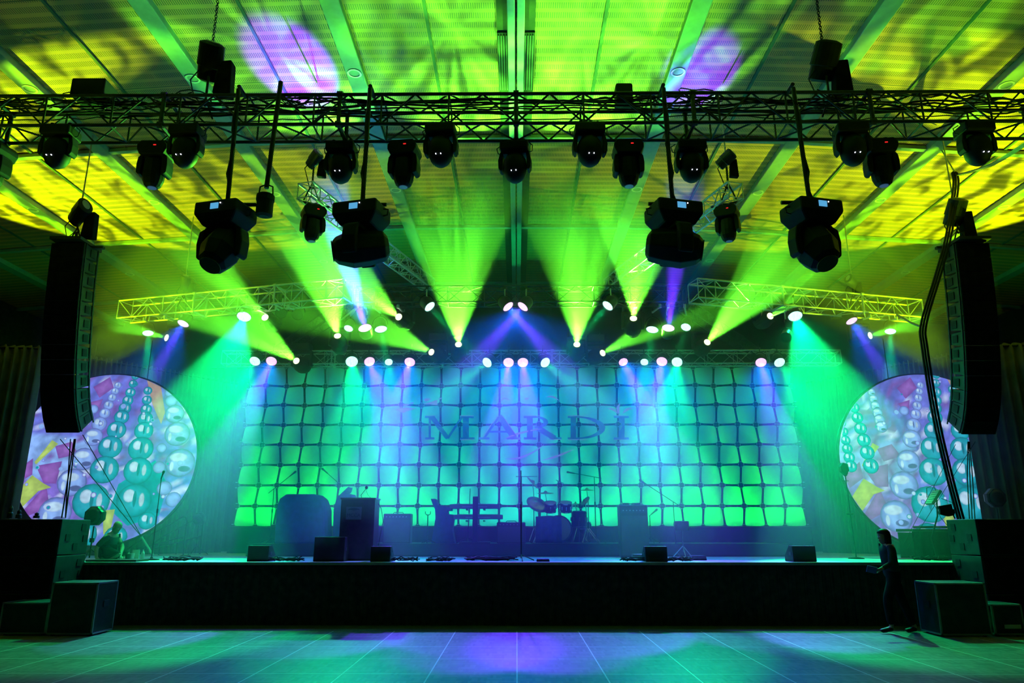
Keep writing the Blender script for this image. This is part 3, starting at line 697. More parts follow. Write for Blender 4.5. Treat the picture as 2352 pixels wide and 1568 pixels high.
row(1168, 705, 16.3, 1480, 1060, 14.8, 'v', 1.6, 17, 'left violet par can of the pair in the middle of the centre truss')
row(1200, 705, 16.3, 890, 1060, 14.8, 'v', 1.6, 17, 'right violet par can of the pair in the middle of the centre truss')
row(1395, 703, 16.4, 1000, 1150, 14.5, 'g', 0.6, 13, 'green par can hanging on the right part of the centre truss')
row(875, 757, 17.2, 955, 1250, 15.5, 'g', 0.7, 14, 'green par can hanging right of the violet up-light at the left tower', 0.16)
row(1498, 758, 17.2, 1420, 1250, 15.5, 'g', 0.7, 14, 'green par can hanging left of the violet up-light at the right tower', 0.16)
row(800, 755, 17.4, 700, 1000, 15.5, 'g', 0.15, 14, 'small pale green par can hanging left of the violet up-light at the left tower', 0.12)
row(1575, 752, 17.4, 1500, 1000, 15.5, 'g', 0.15, 14, 'small pale green par can hanging right of the violet up-light at the right tower', 0.13)
row(838, 752, 17.0, 650, 60, 11.2, 'v', 7.0, 15, 'violet par can pointing up through the truss corner on the left', 0.17)
row(1535, 752, 17.0, 1610, 130, 11.8, 'v', 3.0, 14, 'violet par can pointing up through the truss corner on the right', 0.16)
row(1827, 727, 17.2, 1975, 1150, 14.4, 'g', 4.0, 42, 'very bright green par can under the middle of the right truss wing', 0.18)
row(1957, 738, 17.6, 2200, 1120, 15.6, 'v', 1.2, 15, 'violet par can under the right truss wing left of the cable drop', 0.15)
row(2045, 762, 18.0, 2047, 1150, 16.6, 'g', 0.9, 17, 'green par can under the outer end of the right truss wing shining straight down', 0.14)
for px, py, lab in ((645, 720, 'unlit par can hanging upright under the left truss wing'), (683, 724, 'unlit par can tipped sideways under the left truss wing'),
                    (1735, 722, 'unlit par can hanging under the right truss wing'), (1805, 775, 'unlit par can hanging low under the right truss wing')):
    par(px, py, 17.0, P(px - 40, py + 90, 15.5), 'n', 0, 10, lab)

# ------------------------------------------------------------------ movers with beams
def mover(px, py, Y, tgt, watts, deg, label, base='up', s=1.0, lit=True, seed=0.0, color=LIME, drop=0.0, gobo='rays'):
    lens = P(px, py, Y); d = (Vector(tgt) - lens).normalized(); q = rot_dir(d); piv = lens - d * 0.27 * s
    t = thing('moving_head_light', label, 'stage light', piv, group='moving head lights on the stage trusses')
    hd = MB().lathe([(0.05 * s, 0.24 * s), (0.14 * s, 0.20 * s), (0.185 * s, 0.08 * s), (0.185 * s, -0.06 * s), (0.14 * s, -0.18 * s), (0.10 * s, -0.245 * s), (0.085 * s, -0.25 * s)], 18).build('head', M['black'], t, smooth=False)
    hd.rotation_mode = 'QUATERNION'; hd.rotation_quaternion = q
    MB().lathe([(0.075 * s, -0.262 * s), (0.075 * s, -0.25 * s)], 16).build('lens', M['lens_l'] if lit else M['black'], hd)
    k = 1 if base == 'up' else -1; y = MB()
    for sx in (-1, 1): y.box((sx * 0.215 * s, 0, k * 0.13 * s), (0.05 * s, 0.14 * s, 0.34 * s))
    y.box((0, 0, k * 0.30 * s), (0.48 * s, 0.14 * s, 0.06 * s)); y.build('yoke', M['black'], t, bevel=0.01)
    MB().box((0, 0, k * 0.42 * s), (0.40 * s, 0.34 * s, 0.17 * s)).build('base', M['black'], t, bevel=0.02)
    for q_ in (-1, 1): MB().tube((q_ * 0.12 * s, 0, k * 0.5 * s), (q_ * 0.12 * s, 0, k * (0.58 * s + drop)), 0.018).build('clamp', M['black_metal'], t)
    hang(t, 0.6 * s + drop)
    if lit: spot('mover_light', (0, 0, -0.275 * s), None, color, watts, deg, 0.25, 0.05, gobo=gobo, seed=seed, parent=hd)
    return t
ML = 10000
MOV = [
    (1053, 790, 18.4, (1040, 60, 10.15), 1.5, 33, 'lit moving head pointing up, left of the centre violet pair over the panel wall', 0.0),
    (1325, 790, 18.4, (1335, 60, 10.15), 1.5, 33, 'lit moving head pointing up, right of the centre violet pair over the panel wall', 0.0),
    (775, 770, 17.6, (640, 120, 10.1), 1.3, 34, 'lit moving head sending a wide fan up beside the left truss corner', 0.3),
    (915, 727, 17.0, (700, 560, 13.2), 1.1, 28, 'lit moving head under the left end of the centre truss aimed up left', 0.0),
    (1455, 730, 17.0, (1500, 100, 10.1), 1.5, 38, 'lit moving head under the right end of the centre truss sending a wide fan up', 0.0),
    (990, 808, 18.6, (640, 640, 14.0), 0.9, 24, 'lit moving head aimed up left from the lectern side of the panel wall', 0.0),
    (680, 828, 18.6, (400, 622, 13.8), 1.2, 26, 'lit moving head at the left part of the truss over the panel wall', 0.0),
    (1385, 810, 18.6, (1760, 610, 14.0), 0.6, 20, 'lit moving head with a thin beam aimed up right over the panel wall', 0.0),
    (1625, 785, 18.5, (1900, 470, 13.2), 1.3, 26, 'lit moving head at the right part of the truss over the panel wall', 0.0),
    (1770, 725, 17.6, (2010, 570, 14.0), 0.5, 20, 'lit moving head under the right truss wing left of the very bright par can', 0.1),
    (608, 728, 17.2, (440, 560, 14.0), 0.5, 18, 'lit moving head under the left truss wing right of the very bright par can', 0.1),
    (381, 775, 17.8, (40, 680, 15.0), 0.5, 22, 'lit moving head under the outer left truss wing aimed at the side wall', 0.2),
    (2000, 770, 17.8, (2340, 680, 15.0), 0.5, 22, 'lit moving head under the outer right truss wing aimed at the side wall', 0.2)]
for i, (px, py, Y, tg, wm, deg, lab, drop) in enumerate(MOV):
    mover(px, py, Y, PZ(*tg) if tg[2] < 11 else P(*tg), ML * wm, deg, lab, 'up', 1.15, True, 1.7 * i, drop=drop)

# ------------------------------------------------------------------ haze over the stage
hm = bpy.data.materials.new('stage_haze'); hm.use_nodes = True; nt = hm.node_tree; nt.nodes.clear()
vo = nt.nodes.new('ShaderNodeVolumeScatter'); vo.inputs['Color'].default_value = (1, 1, 1, 1); vo.inputs['Density'].default_value = 0.085; vo.inputs['Anisotropy'].default_value = 0.25
out = nt.nodes.new('ShaderNodeOutputMaterial'); nt.links.new(vo.outputs[0], out.inputs['Volume'])
hz = MB().box((0, 16.6, 5.1), (19.6, 5.4, 7.9)).build('haze', hm); tag(hz, 'thin theatrical haze hanging over the stage', 'haze', kind='stuff')

# ------------------------------------------------------------------ unlit moving heads on the main truss
def head_round(name, label):
    t = thing(name, label, 'stage light', group='unlit moving heads on the main truss')
    MB().box((0, 0, -0.085), (0.44, 0.34, 0.15)).build('base', M['black'], t, bevel=0.025)
    y = MB()
    for s in (-1, 1): y.prism([(s * 0.17, -0.14), (s * 0.225, -0.16), (s * 0.255, -0.30), (s * 0.25, -0.42), (s * 0.22, -0.47), (s * 0.19, -0.46), (s * 0.185, -0.25)], -0.08, 0.08)
    y.box((0, 0, -0.165), (0.40, 0.16, 0.05)); y.build('yoke', M['black'], t, bevel=0.012)
    h = MB().lathe([(0.05, -0.20), (0.13, -0.21), (0.175, -0.29), (0.185, -0.40), (0.17, -0.50), (0.13, -0.58), (0.07, -0.63), (0.02, -0.64)], 22, sy=1.05).build('head', M['black'], t, smooth=True)
    for s in (-1, 1): MB().box((s * 0.036, -0.170, -0.525), (0.009, 0.02, 0.009)).build('indicator', M['white_led'], h)
    for s in (-1, 1): MB().box((s * 0.13, 0, 0.03), (0.05, 0.07, 0.09)).tube((s * 0.13, -0.02, 0.075), (s * 0.13, -0.02, 0.0), 0.03, 8).build('clamp', M['black_metal'], t)
    for pts in ([(-0.22, 0, 0.0), (-0.29, 0.02, -0.04), (-0.27, 0.03, -0.12), (-0.23, 0, -0.15)], [(0.22, 0, 0.02), (0.27, 0.02, -0.02), (0.265, 0, -0.13), (0.22, 0, -0.14)]):
        MB().path(pts, 0.008, 5).build('power_lead', M['black'], t)
    return t
def head_long(name, label):
    t = thing(name, label, 'stage light', group='unlit moving heads on the main truss')
    MB().prism([(-0.17, 0), (0.17, 0), (0.225, -0.07), (0.225, -0.14), (0.18, -0.23), (-0.18, -0.23), (-0.225, -0.14), (-0.225, -0.07)], -0.18, 0.18).build('base', M['black'], t, bevel=0.015)
    y = MB()
    for s in (-1, 1): y.prism([(s * 0.14, -0.22), (s * 0.22, -0.24), (s * 0.235, -0.36), (s * 0.23, -0.50), (s * 0.20, -0.53), (s * 0.16, -0.53)], -0.11, 0.11)
    y.box((0, 0, -0.23), (0.42, 0.2, 0.04)); y.build('yoke', M['black'], t, bevel=0.012)
    h = MB().lathe([(0.10, -0.25), (0.155, -0.28), (0.16, -0.50), (0.15, -0.60), (0.12, -0.68), (0.08, -0.715), (0.07, -0.715)], 14).build('head', M['black'], t)
    MB().lathe([(0.065, -0.722), (0.065, -0.715)], 14).build('lens', M['dim_lens'], h)
    MB().box((0.05, -0.183, -0.085), (0.04, 0.008, 0.014)).build('display', M['red_led'], t)
    for s in (-1, 1): MB().box((s * 0.11, 0, 0.035), (0.05, 0.07, 0.09)).build('clamp', M['black_metal'], t)
    return t
A0 = B0 = None
zf = MT_Z - MT_S / 2
HEADS = [('A', 141, 9.5, 'first from the left frame edge on the near chord'), ('A', 432, 9.5, 'on the near chord left of the tallest drop pole lamp'), ('A', 1014, 9.5, 'on the near chord left of the ceiling centre line'),
         ('A', 1353, 9.5, 'on the near chord right of the ceiling centre line'), ('A', 1953, 9.5, 'on the near chord below the right chain hoist'), ('A', 2237, 9.5, 'last on the right on the near chord'),
         ('A', 786, 10.0, 'on the far chord just left of the second drop pole'), ('A', 1183, 10.0, 'exactly under the ceiling centre line'), ('A', 1585, 10.0, 'on the far chord just right of the third drop pole'),
         ('B', 362, 10.0, 'beside the second round head from the left'), ('B', 930, 10.0, 'just left of centre'), ('B', 1441, 10.0, 'just right of centre'), ('B', 2018, 10.0, 'low beside the head under the right chain hoist'), ('B', -6, 10.0, 'cut off by the left picture edge')]
for kd, px, Y, wh in HEADS:
    x = P(px, 300 if Y < 9.8 else 340, Y).x
    if kd == 'A':
        lab = 'unlit round moving head %s' % wh
        if A0 is None: A0 = head_round('moving_head_light', lab); A0.location = (x, Y, zf - 0.06)
        else: dup(A0, (x, Y, zf - 0.06), random.uniform(-.15, .15), lab)
    else:
        lab = 'unlit long moving head with red display %s' % wh
        if B0 is None: B0 = head_long('moving_head_light', lab); B0.location = (x, Y, zf - 0.06)
        else: dup(B0, (x, Y, zf - 0.06), random.uniform(-.15, .15), lab)

# ------------------------------------------------------------------ big heads on drop poles
def big_head(px_top, py_top, px, py, Y, m, swung, label):
    top = P(px_top, py_top, Y); z1 = P(px, py, Y).z; x = P(px, py, Y).x
    t = thing('drop_pole_light', label, 'stage light', (x, Y, z1), group='large moving heads on drop poles')
    pole = MB(); pole.tube((top.x - x, 0, top.z - z1), (0, 0, 0), 0.032, 10); pole.path([(top.x - x + 0.03, -.03, top.z - z1 - .3)] + [(k * 0.0 + 0.035 * math.sin(k * 1.9) * (1 if m > 0 else -1) + (top.x - x) * (1 - k / 8), -0.03, (top.z - z1) * (1 - k / 8)) for k in range(1, 8)] + [(0.03, -.03, 0.05)], 0.016, 5)
    pole.build('drop_pole', M['black_metal'], t); MB().tube((top.x - x, 0, MT_Z + .23 - z1), (top.x - x, 0.28, MT_Z + .23 - z1), .03, 8).build('truss_clamp', M['black_metal'], t)
    MB().tube((-0.16 * m if not swung else -0.34, 0, 0.0), (0.40 * m if not swung else 0.34, 0, 0.0), 0.028, 10).build('cross_pipe', M['black_metal'], t)
    base = MB().add([(-.33, -.26, -.04), (.33, -.26, -.04), (.33, .26, -.04), (-.33, .26, -.04), (-.33, -.26, -.22), (.33, -.26, -.22), (.33, .26, -.22), (-.33, .26, -.22), (-.22, -.20, -.38), (.22, -.20, -.38), (.22, .20, -.38), (-.22, .20, -.38)],
                    [(0, 1, 2, 3), (3, 7, 4, 0), (0, 4, 5, 1), (1, 5, 6, 2), (2, 6, 7, 3), (4, 8, 9, 5), (5, 9, 10, 6), (6, 10, 11, 7), (7, 11, 8, 4), (11, 10, 9, 8)]).build('base', M['black'], t, bevel=0.03)
    base.rotation_euler = (0, 0, m * math.radians(-14))
    MB().box((0.0, -0.262, -0.135), (0.125, 0.012, 0.085)).build('menu_screen', M['screen_blue'], base)
    MB().box((0.09, -0.262, -0.10), (0.012, 0.012, 0.012)).build('indicator', M['white_led'], base)
    k = MB(); k.path([(0.33, 0, -.1), (0.40, 0, -.12), (0.39, 0, -.2), (0.33, 0, -.21)], 0.012, 5); k.path([(-0.33, 0, -.1), (-0.40, 0, -.12), (-0.39, 0, -.2), (-0.33, 0, -.21)], 0.012, 5)
    k.build('handles', M['black_metal'], base)
    y = MB()
    for s in (-1, 1): y.prism([(s * .20, -.36), (s * .33, -.42), (s * .36, -.60), (s * .34, -.80), (s * .29, -.84), (s * .25, -.80), (s * .25, -.46)], -0.10, 0.10)
    y.box((0, 0, -.40), (.50, .2, .07)); yo = y.build('yoke', M['black'], t, bevel=0.02); yo.rotation_euler = (0, 0, math.radians(m * (-14 if not swung else 76)))
    prof = [(0.14, 0.40), (0.24, 0.34), (0.285, 0.12), (0.30, -0.10), (0.22, -0.30), (0.15, -0.36)]
    X = Matrix.Translation((0, 0, 0)) @ Matrix.Rotation(PI / 8, 4, 'Z')
    h = MB().lathe(prof, 8, X=X, sx=0.88).build('head', M['black'], t, bevel=0.015); h.location = (0, 0, -0.66)
    if swung: h.rotation_euler = (0, math.radians(m * 80), 0); h.rotation_euler[2] = math.radians(10 * m)
    else: h.rotation_euler = (math.radians(-28), math.radians(m * 12), 0)
    MB().lathe([(0.145, -0.372), (0.145, -0.36)], 18).build('lens', M['black_metal'], h)
    return t
big_head(548, 205, 522, 470, 9.25, 1, False, 'large unlit moving head on a drop pole, outermost left with a blue menu screen')
big_head(850, 203, 832, 470, 9.25, 1, True, 'large unlit moving head on a drop pole left of centre with its head swung sideways')
big_head(1524, 203, 1545, 468, 9.25, -1, True, 'large unlit moving head on a drop pole right of centre with its head swung sideways')
big_head(1822, 202, 1860, 465, 9.25, -1, False, 'large unlit moving head on a drop pole, outermost right with a blue menu screen')
p0 = P(645, 188, 9.3); p1 = P(612, 432, 9.3)
t = thing('drop_pole_light', 'short black cylinder lamp on a drop pole between the two left large heads', 'stage light', p1)
MB().tube((0, 0, 0), p0 - p1, 0.034, 10).build('drop_pole', M['black_metal'], t)
MB().lathe([(0.10, -0.10), (0.125, -0.12), (0.125, -0.20), (0.115, -0.20), (0.115, -0.42), (0.06, -0.44)], 18).build('can', M['black'], t)
MB().path([(-.10, 0, -.10), (-.09, 0, .02), (0, 0, .06), (.09, 0, .02), (.10, 0, -.10)], 0.012, 6).build('yoke', M['black_metal'], t)

# ------------------------------------------------------------------ chain hoists
def chain(mb, p, q, link=0.062, r=0.0075):
    p, q = Vector(p), Vector(q); n = int((q - p).length / (link * 0.74)); d = (q - p).normalized(); u = d.orthogonal().normalized(); v = d.cross(u)
    for i in range(n):
        c = p + d * (i + 0.5) * link * 0.74; a = u if i % 2 else v
        pts = [c + d * (link * 0.5 * math.sin(t)) + a * (link * 0.30 * math.cos(t)) for t in [2 * PI * k / 8 for k in range(8)]]
        mb.path(pts, r, 4, closed=True)
def hoist(x, y, z, tilt, label, zb, s=1.0, chunky=True, m='black'):
    """z: top of the body; zb: where the lower hook bites"""
    t = thing('chain_hoist', label, 'chain hoist', (x, y, z), group='chain hoists')
    X = Matrix.Translation((0, 0, -0.17 * s)) @ Matrix.Rotation(tilt, 4, 'Y') @ Matrix.Rotation(math.radians(35), 4, 'X')
    MB().lathe([(0.10 * s, 0.21 * s), (0.145 * s, 0.19 * s), (0.15 * s, -0.05 * s), (0.135 * s, -0.06 * s), (0.13 * s, -0.2 * s), (0.09 * s, -0.22 * s)], 20, X=X, sy=0.72).build('body', M[m], t)
    MB().lathe([(0.085 * s, 0.218 * s), (0.085 * s, 0.208 * s)], 20, X=X, sy=0.6).build('name_plate', M['label'], t)
    b = MB(); b.prism([(-.06 * s, 0), (.08 * s, 0.02), (.10 * s, -.42 * s), (-.10 * s, -.40 * s)], -0.07 * s, 0.07 * s); o = b.build('chain_bag', M['cloth_black'], t, bevel=0.02, loc=(0.17 * s * (1 if tilt >= 0 else 1), 0.05, -0.18 * s))
    c = MB(); zt = zc(x) - 0.14 - z
    if chunky: chain(c, (0, 0, -0.02), (0, 0, zt))
    else: c.tube((0, 0, -0.02), (0, 0, zt), 0.014, 6)
    c.build('chain', M['alu_dark'] if chunky else M['trim'], t)
    h = MB(); h.path([(0, 0, -.36 * s), (0, 0, zb - z + 0.1), (0.04, 0, zb - z + 0.02), (0, 0, zb - z - 0.02), (-0.04, 0, zb - z + 0.02)], 0.02, 6); h.tube((0, 0, zb - z + .1), (-0.14, 0, zb - z - .25), 0.014, 6); h.tube((0, 0, zb - z + .1), (0.14, 0, zb - z - .25), 0.014, 6)
    h.build('lower_hook', M['black_metal'], t)
    w_ = MB(); w_.path([(-.1 * s, 0, -.25 * s), (-.2 * s, 0, -.4 * s), (-.14 * s, 0, -.6 * s), (-.05, 0, zb - z)], 0.01, 5); w_.build('control_lead', M['black'], t)
    return t
q = P(487, 112, 9.75); hoist(q.x, 9.75, q.z, 0.35, 'black chain hoist above the left half of the main truss', MT_Z + MT_S / 2, 1.4)
q = P(1890, 110, 9.75); hoist(q.x, 9.75, q.z, 0.15, 'black chain hoist above the right half of the main truss', MT_Z + MT_S / 2, 1.4)
def on(A, B, px):
    best = min([A.lerp(B, k / 200) for k in range(201)], key=lambda v: abs(proj(v)[0] - px)); return best
def proj(v):
    c = Vector((0, 0, CAM_H)); r = Vector(v) - c; x = r.x * math.cos(YAW) + r.y * math.sin(YAW); y = -r.x * math.sin(YAW) + r.y * math.cos(YAW)
    d = y * math.cos(TH) + r.z * math.sin(TH); u = -y * math.sin(TH) + r.z * math.cos(TH)
    return (1176 + F_PX * x / d, 784 - F_PX * u / d)
q = on(LW0, LW1, 418); zt = P(420, 636, q.y).z; hoist(q.x, q.y, zt, 0.3, 'chain hoist holding the left truss wing', WZ + 0.24, 0.95, False, 'alu_dark')
q = on(RW0, RW1, 1965); zt = P(1960, 634, q.y).z; hoist(q.x, q.y, zt, -1.1, 'chain hoist holding the right truss wing', WZ + 0.24, 0.95, False)
q = DL0.lerp(DL1, 0.04); zt = P(700, 350, q.y).z; hoist(q.x, q.y, zt, 0.9, 'chain hoist over the near end of the left diagonal truss', 7.95, 0.85, False, 'alu_dark')
q = DR0.lerp(DR1, 0.04); zt = P(1675, 350, q.y).z; hoist(q.x, q.y, zt, 0.9, 'chain hoist over the near end of the right diagonal truss', 7.95, 0.85, False, 'alu_dark')
# heads hanging under the near ends of the diagonal trusses
for (A_, B_, lab) in ((DL0, DL1, 'unlit moving head hanging from the near end of the left diagonal truss'), (DR0, DR1, 'unlit moving head hanging from the near end of the right diagonal truss')):
    q = A_.lerp(B_, 0.06); o = dup(B0, (q.x, q.y, 7.585), 0.5 if q.x < 0 else -0.5, lab, 0.95); o['group'] = 'unlit moving heads on the diagonal trusses'; MB().tube((-.30, 0, .085), (.30, 0, .085), .022, 8).build('mounting_pipe', M['alu_dark'], o)

# ------------------------------------------------------------------ cables along the main truss
cb = MB(); rnd = random.Random(5)
for k in range(9):
    pts = []; y = MT_Y + rnd.uniform(-0.2, 0.2); z = MT_Z + 0.24 + rnd.uniform(-0.14, 0.03); x = -9.6 + rnd.uniform(0, 2)
    ph = rnd.uniform(0, 6); a = rnd.uniform(0.01, 0.05)
    while x < 9.6: pts.append((x, y + 0.05 * math.sin(x * 1.3 + ph), z + a * math.sin(x * rnd.uniform(1.8, 2.2) + ph) + rnd.uniform(-.012, .012))); x += 0.22
    cb.path(pts, rnd.choice((0.009, 0.012, 0.016)), 5)
for x0 in (-6.4, -5.2, -3.4, 1.6, 2.2, 2.8, -7.6, 5.0):
    for _ in range(7):
        c = Vector((x0 + rnd.uniform(-.4, .4), MT_Y + rnd.uniform(-.2, .1), MT_Z + 0.26)); r = rnd.uniform(.08, .26); ph = rnd.uniform(0, 6)
        cb.path([c + Vector((r * math.cos(t + ph) * 1.4, 0.05 * math.sin(2 * t), r * 0.45 * math.sin(t))) for t in [k * 0.5 for k in range(rnd.randint(7, 12))]], 0.009, 5)
o = cb.build('cable_bundle', M['black']); tag(o, 'tangled bundle of black cables lying along the main truss', 'cables', kind='stuff')
b = MB().box((0, 0, 0), (0.52, 0.36, 0.30)); o = b.build('power_box', M['black'], bevel=0.02); o.location = P(216, 214, 9.75); tag(o, 'black power box sitting on the left part of the main truss', 'box')
b = MB().box((0, 0, 0), (0.26, 0.24, 0.34)); o = b.build('power_box', M['black'], bevel=0.03); o.location = P(1432, 222, 9.75); tag(o, 'small black box sitting on the main truss right of centre', 'box')

# ------------------------------------------------------------------ line arrays
def line_array(side, label):
    s = side; px = 157 if s < 0 else 2233
    q = P(px, 558, 13.25); t = thing('line_array', label, 'loudspeaker', q, group='line arrays of loudspeakers')
    ang = [3, 4, 5, 6, 7, 8, 9, 10, 12, 14, 19, 26, 34]; H = 0.292; pos = Vector((0, 0, 0)); c0 = None
    fr = MB(); fr.box((0, 0.25, 0.07), (0.62, 0.75, 0.06)); fr.box((-s * 0.40, 0.30, 0.02), (0.28, 0.08, 0.05)); fr.tube((0, .2, .1), (0, .2, .32), 0.03)
    fr.build('rigging_frame', M['alu_dark'], t)
    for i, a in enumerate(ang):
        ar = math.radians(a)
        if c0 is None:
            w_, d = 0.66, 0.52
            c0 = MB().add([(-w_ / 2, 0, 0), (w_ / 2, 0, 0), (w_ / 2, d, -0.03), (-w_ / 2, d, -0.03), (-w_ / 2, 0, -H * .98), (w_ / 2, 0, -H * .98), (w_ / 2, d, -H * .80), (-w_ / 2, d, -H * .80)],
                          [(0, 1, 2, 3), (7, 6, 5, 4), (0, 4, 5, 1), (1, 5, 6, 2), (2, 6, 7, 3), (3, 7, 4, 0)]).build('cabinet', M['case'], t)
            gr = MB().box((0, -0.006, -H / 2), (w_ * .97, 0.02, H * .93)).build('grille', M['cloth_black'], c0)
            for sx in (-1, 1):
                hp = MB(); hp.box((sx * (w_ / 2 + 0.006), 0.30, -H * .47), (0.014, 0.15, 0.15)); hp.build('handle_cup', M['black'], c0)
                rp = MB(); rp.box((sx * (w_ / 2 + 0.010), 0.06, -H / 2), (0.014, 0.035, H)); rp.build('rigging_bar', M['alu_dark'], c0)
                rp = MB(); rp.box((sx * (w_ / 2 + 0.010), 0.47, -H / 2), (0.014, 0.03, H)); rp.build('rigging_bar', M['alu_dark'], c0)
            c = c0
        else:
            c = c0.copy(); COL.objects.link(c); c.parent = t
            for k in [o for o in bpy.data.objects if o.parent == c0]:
                e = k.copy(); COL.objects.link(e); e.parent = c
        c.location = pos; c.rotation_euler = (ar, 0, 0)
        pos = pos + Vector((0, math.sin(ar) * H, -math.cos(ar) * H))
    return t, q
LA, lq = line_array(-1, 'tall black line array of loudspeakers hanging on the left')
RA, rq = line_array(1, 'tall black line array of loudspeakers hanging on the right')
q = P(203, 468, 13.5); hoist(lq.x, 13.45, q.z, 1.1, 'chain hoist carrying the left line array', lq.z + 0.32, 1.3, False)
q = P(2184, 466, 13.5); hoist(rq.x - 0.1, 13.45, q.z, 0.1, 'chain hoist carrying the right line array', rq.z + 0.32, 1.3, False, 'alu_dark')

# ------------------------------------------------------------------ subwoofers and road cases
sub0 = None
def sub(x, y, z, label):
    global sub0
    if sub0 is None:
        t = sub0 = thing('subwoofer', label, 'loudspeaker', (x, y, z), group='subwoofers stacked beside the stage')
        MB().box((0, 0, 0.31), (1.12, 0.88, 0.61)).build('cabinet', M['case'], t, bevel=0.012)
        MB().box((0, -0.446, 0.31), (1.06, 0.02, 0.56)).build('grille', M['cloth_black'], t)
        for sx in (-1, 1):
            for yy, zz in ((0.25, 0.48), (-0.2, 0.30), (0.33, 0.28), (0.05, 0.14)):
                MB().box((sx * 0.562, yy, zz), (0.012, 0.13, 0.12)).build('handle_cup', M['black'], t)
    else: dup(sub0, (x, y, z), 0, label)
SXL = P(145, 1190, 13.0).x - 0.57; SXR = P(2238, 1193, 13.0).x + 0.57
for s, X0 in (('left', SXL), ('right', SXR)):
    for c in range(2):
        for l in range(3):
            dirn = -1 if s == 'left' else 1
            sub(X0 + dirn * 1.14 * c, 13.44, 0.622 * l, '%s black subwoofer of the %s stack on the %s side' % (('bottom', 'middle', 'top')[l], ('inner', 'outer')[c], s))
def road_case(x0, x1, y0, y1, z, label, plate=False):
    t = thing('road_case', label, 'case', ((x0 + x1) / 2, (y0 + y1) / 2, 0.0)); w_, d = x1 - x0, y1 - y0
    MB().box((0, 0, z / 2 + .03), (w_ - .02, d - .02, z - .07)).build('body', M['case'], t)
    e = MB(); r = 0.025
    for a in (-1, 1):
        for b_ in (-1, 1):
            e.box((a * (w_ / 2 - r / 2), b_ * (d / 2 - r / 2), z / 2 + .03), (r, r, z - .06))
            e.box((a * (w_ / 2 - r / 2), 0, (z if b_ > 0 else .06)), (r, d, r)); e.box((0, a * (d / 2 - r / 2), (z if b_ > 0 else .06)), (w_, r, r))
    e.build('corner_trim', M['trim'], t)
    MB().box((0, 0, z + .005), (w_ - .04, d - .04, .012)).build('lid', M['case'], t)
    for sx in (-1, 1): MB().box((sx * (w_ / 2 + .004), 0, z * .6), (.012, .16, .10)).build('handle', M['alu_dark'], t)
    for a in (-1, 1):
        for b_ in (-1, 1): MB().tube((a * (w_ / 2 - .08) - .02, b_ * (d / 2 - .08), .025), (a * (w_ / 2 - .08) + .02, b_ * (d / 2 - .08), .025), .025).build('wheel', M['black'], t)
    if plate: MB().box((w_ * .1, -d / 2 - .004, z * .35), (.26, .008, .06)).build('name_plate', M['label'], t)
    return t
road_case(P(115, 1380, 12.3).x, P(221, 1380, 12.3).x, 12.3, 12.92, 0.83, 'tall road case with metal edges on the floor left of the stage')
road_case(P(50, 1400, 12.4).x - .3, P(108, 1400, 12.3).x, 12.35, 12.9, 0.52, 'low black case beside the tall road case on the left')
road_case(P(2152, 1380, 12.3).x, P(2268, 1380, 12.3).x, 12.3, 12.92, 0.83, 'tall road case with metal edges on the floor right of the stage')
road_case(P(2282, 1400, 12.3).x, P(2338, 1400, 12.3).x + .1, 12.35, 12.9, 0.50, 'low black case beside the tall road case on the right', True)

# ------------------------------------------------------------------ round screens
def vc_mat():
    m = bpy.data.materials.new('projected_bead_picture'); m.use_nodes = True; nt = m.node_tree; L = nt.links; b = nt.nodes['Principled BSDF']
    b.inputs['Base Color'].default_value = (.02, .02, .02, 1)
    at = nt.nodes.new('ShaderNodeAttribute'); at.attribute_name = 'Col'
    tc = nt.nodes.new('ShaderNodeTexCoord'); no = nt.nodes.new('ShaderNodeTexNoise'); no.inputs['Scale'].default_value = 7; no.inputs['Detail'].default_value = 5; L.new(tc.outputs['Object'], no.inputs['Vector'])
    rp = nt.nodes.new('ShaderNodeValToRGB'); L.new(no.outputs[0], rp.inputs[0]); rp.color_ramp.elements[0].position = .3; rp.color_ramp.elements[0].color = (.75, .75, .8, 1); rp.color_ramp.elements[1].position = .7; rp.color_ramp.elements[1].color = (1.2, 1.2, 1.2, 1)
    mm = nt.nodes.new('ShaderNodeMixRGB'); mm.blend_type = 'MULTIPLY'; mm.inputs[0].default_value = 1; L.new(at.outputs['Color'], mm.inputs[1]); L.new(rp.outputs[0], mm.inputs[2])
    L.new(mm.outputs[0], b.inputs['Emission Color']); b.inputs['Emission Strength'].default_value = 0.95  # front-projected light is put into the picture as its own emission
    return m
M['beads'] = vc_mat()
LIL = (.17, .20, .80); PALE = (.28, .50, 1.0); TD = (.0, .13, .22); TM = (.0, .34, .42); TL = (.02, .42, .55); VIO = (.24, .16, .72); MAG = (.22, .07, .40); GOLD = (.36, .52, .10); ORG = (.42, .30, .22); WHT = (.55, .80, 1.0)
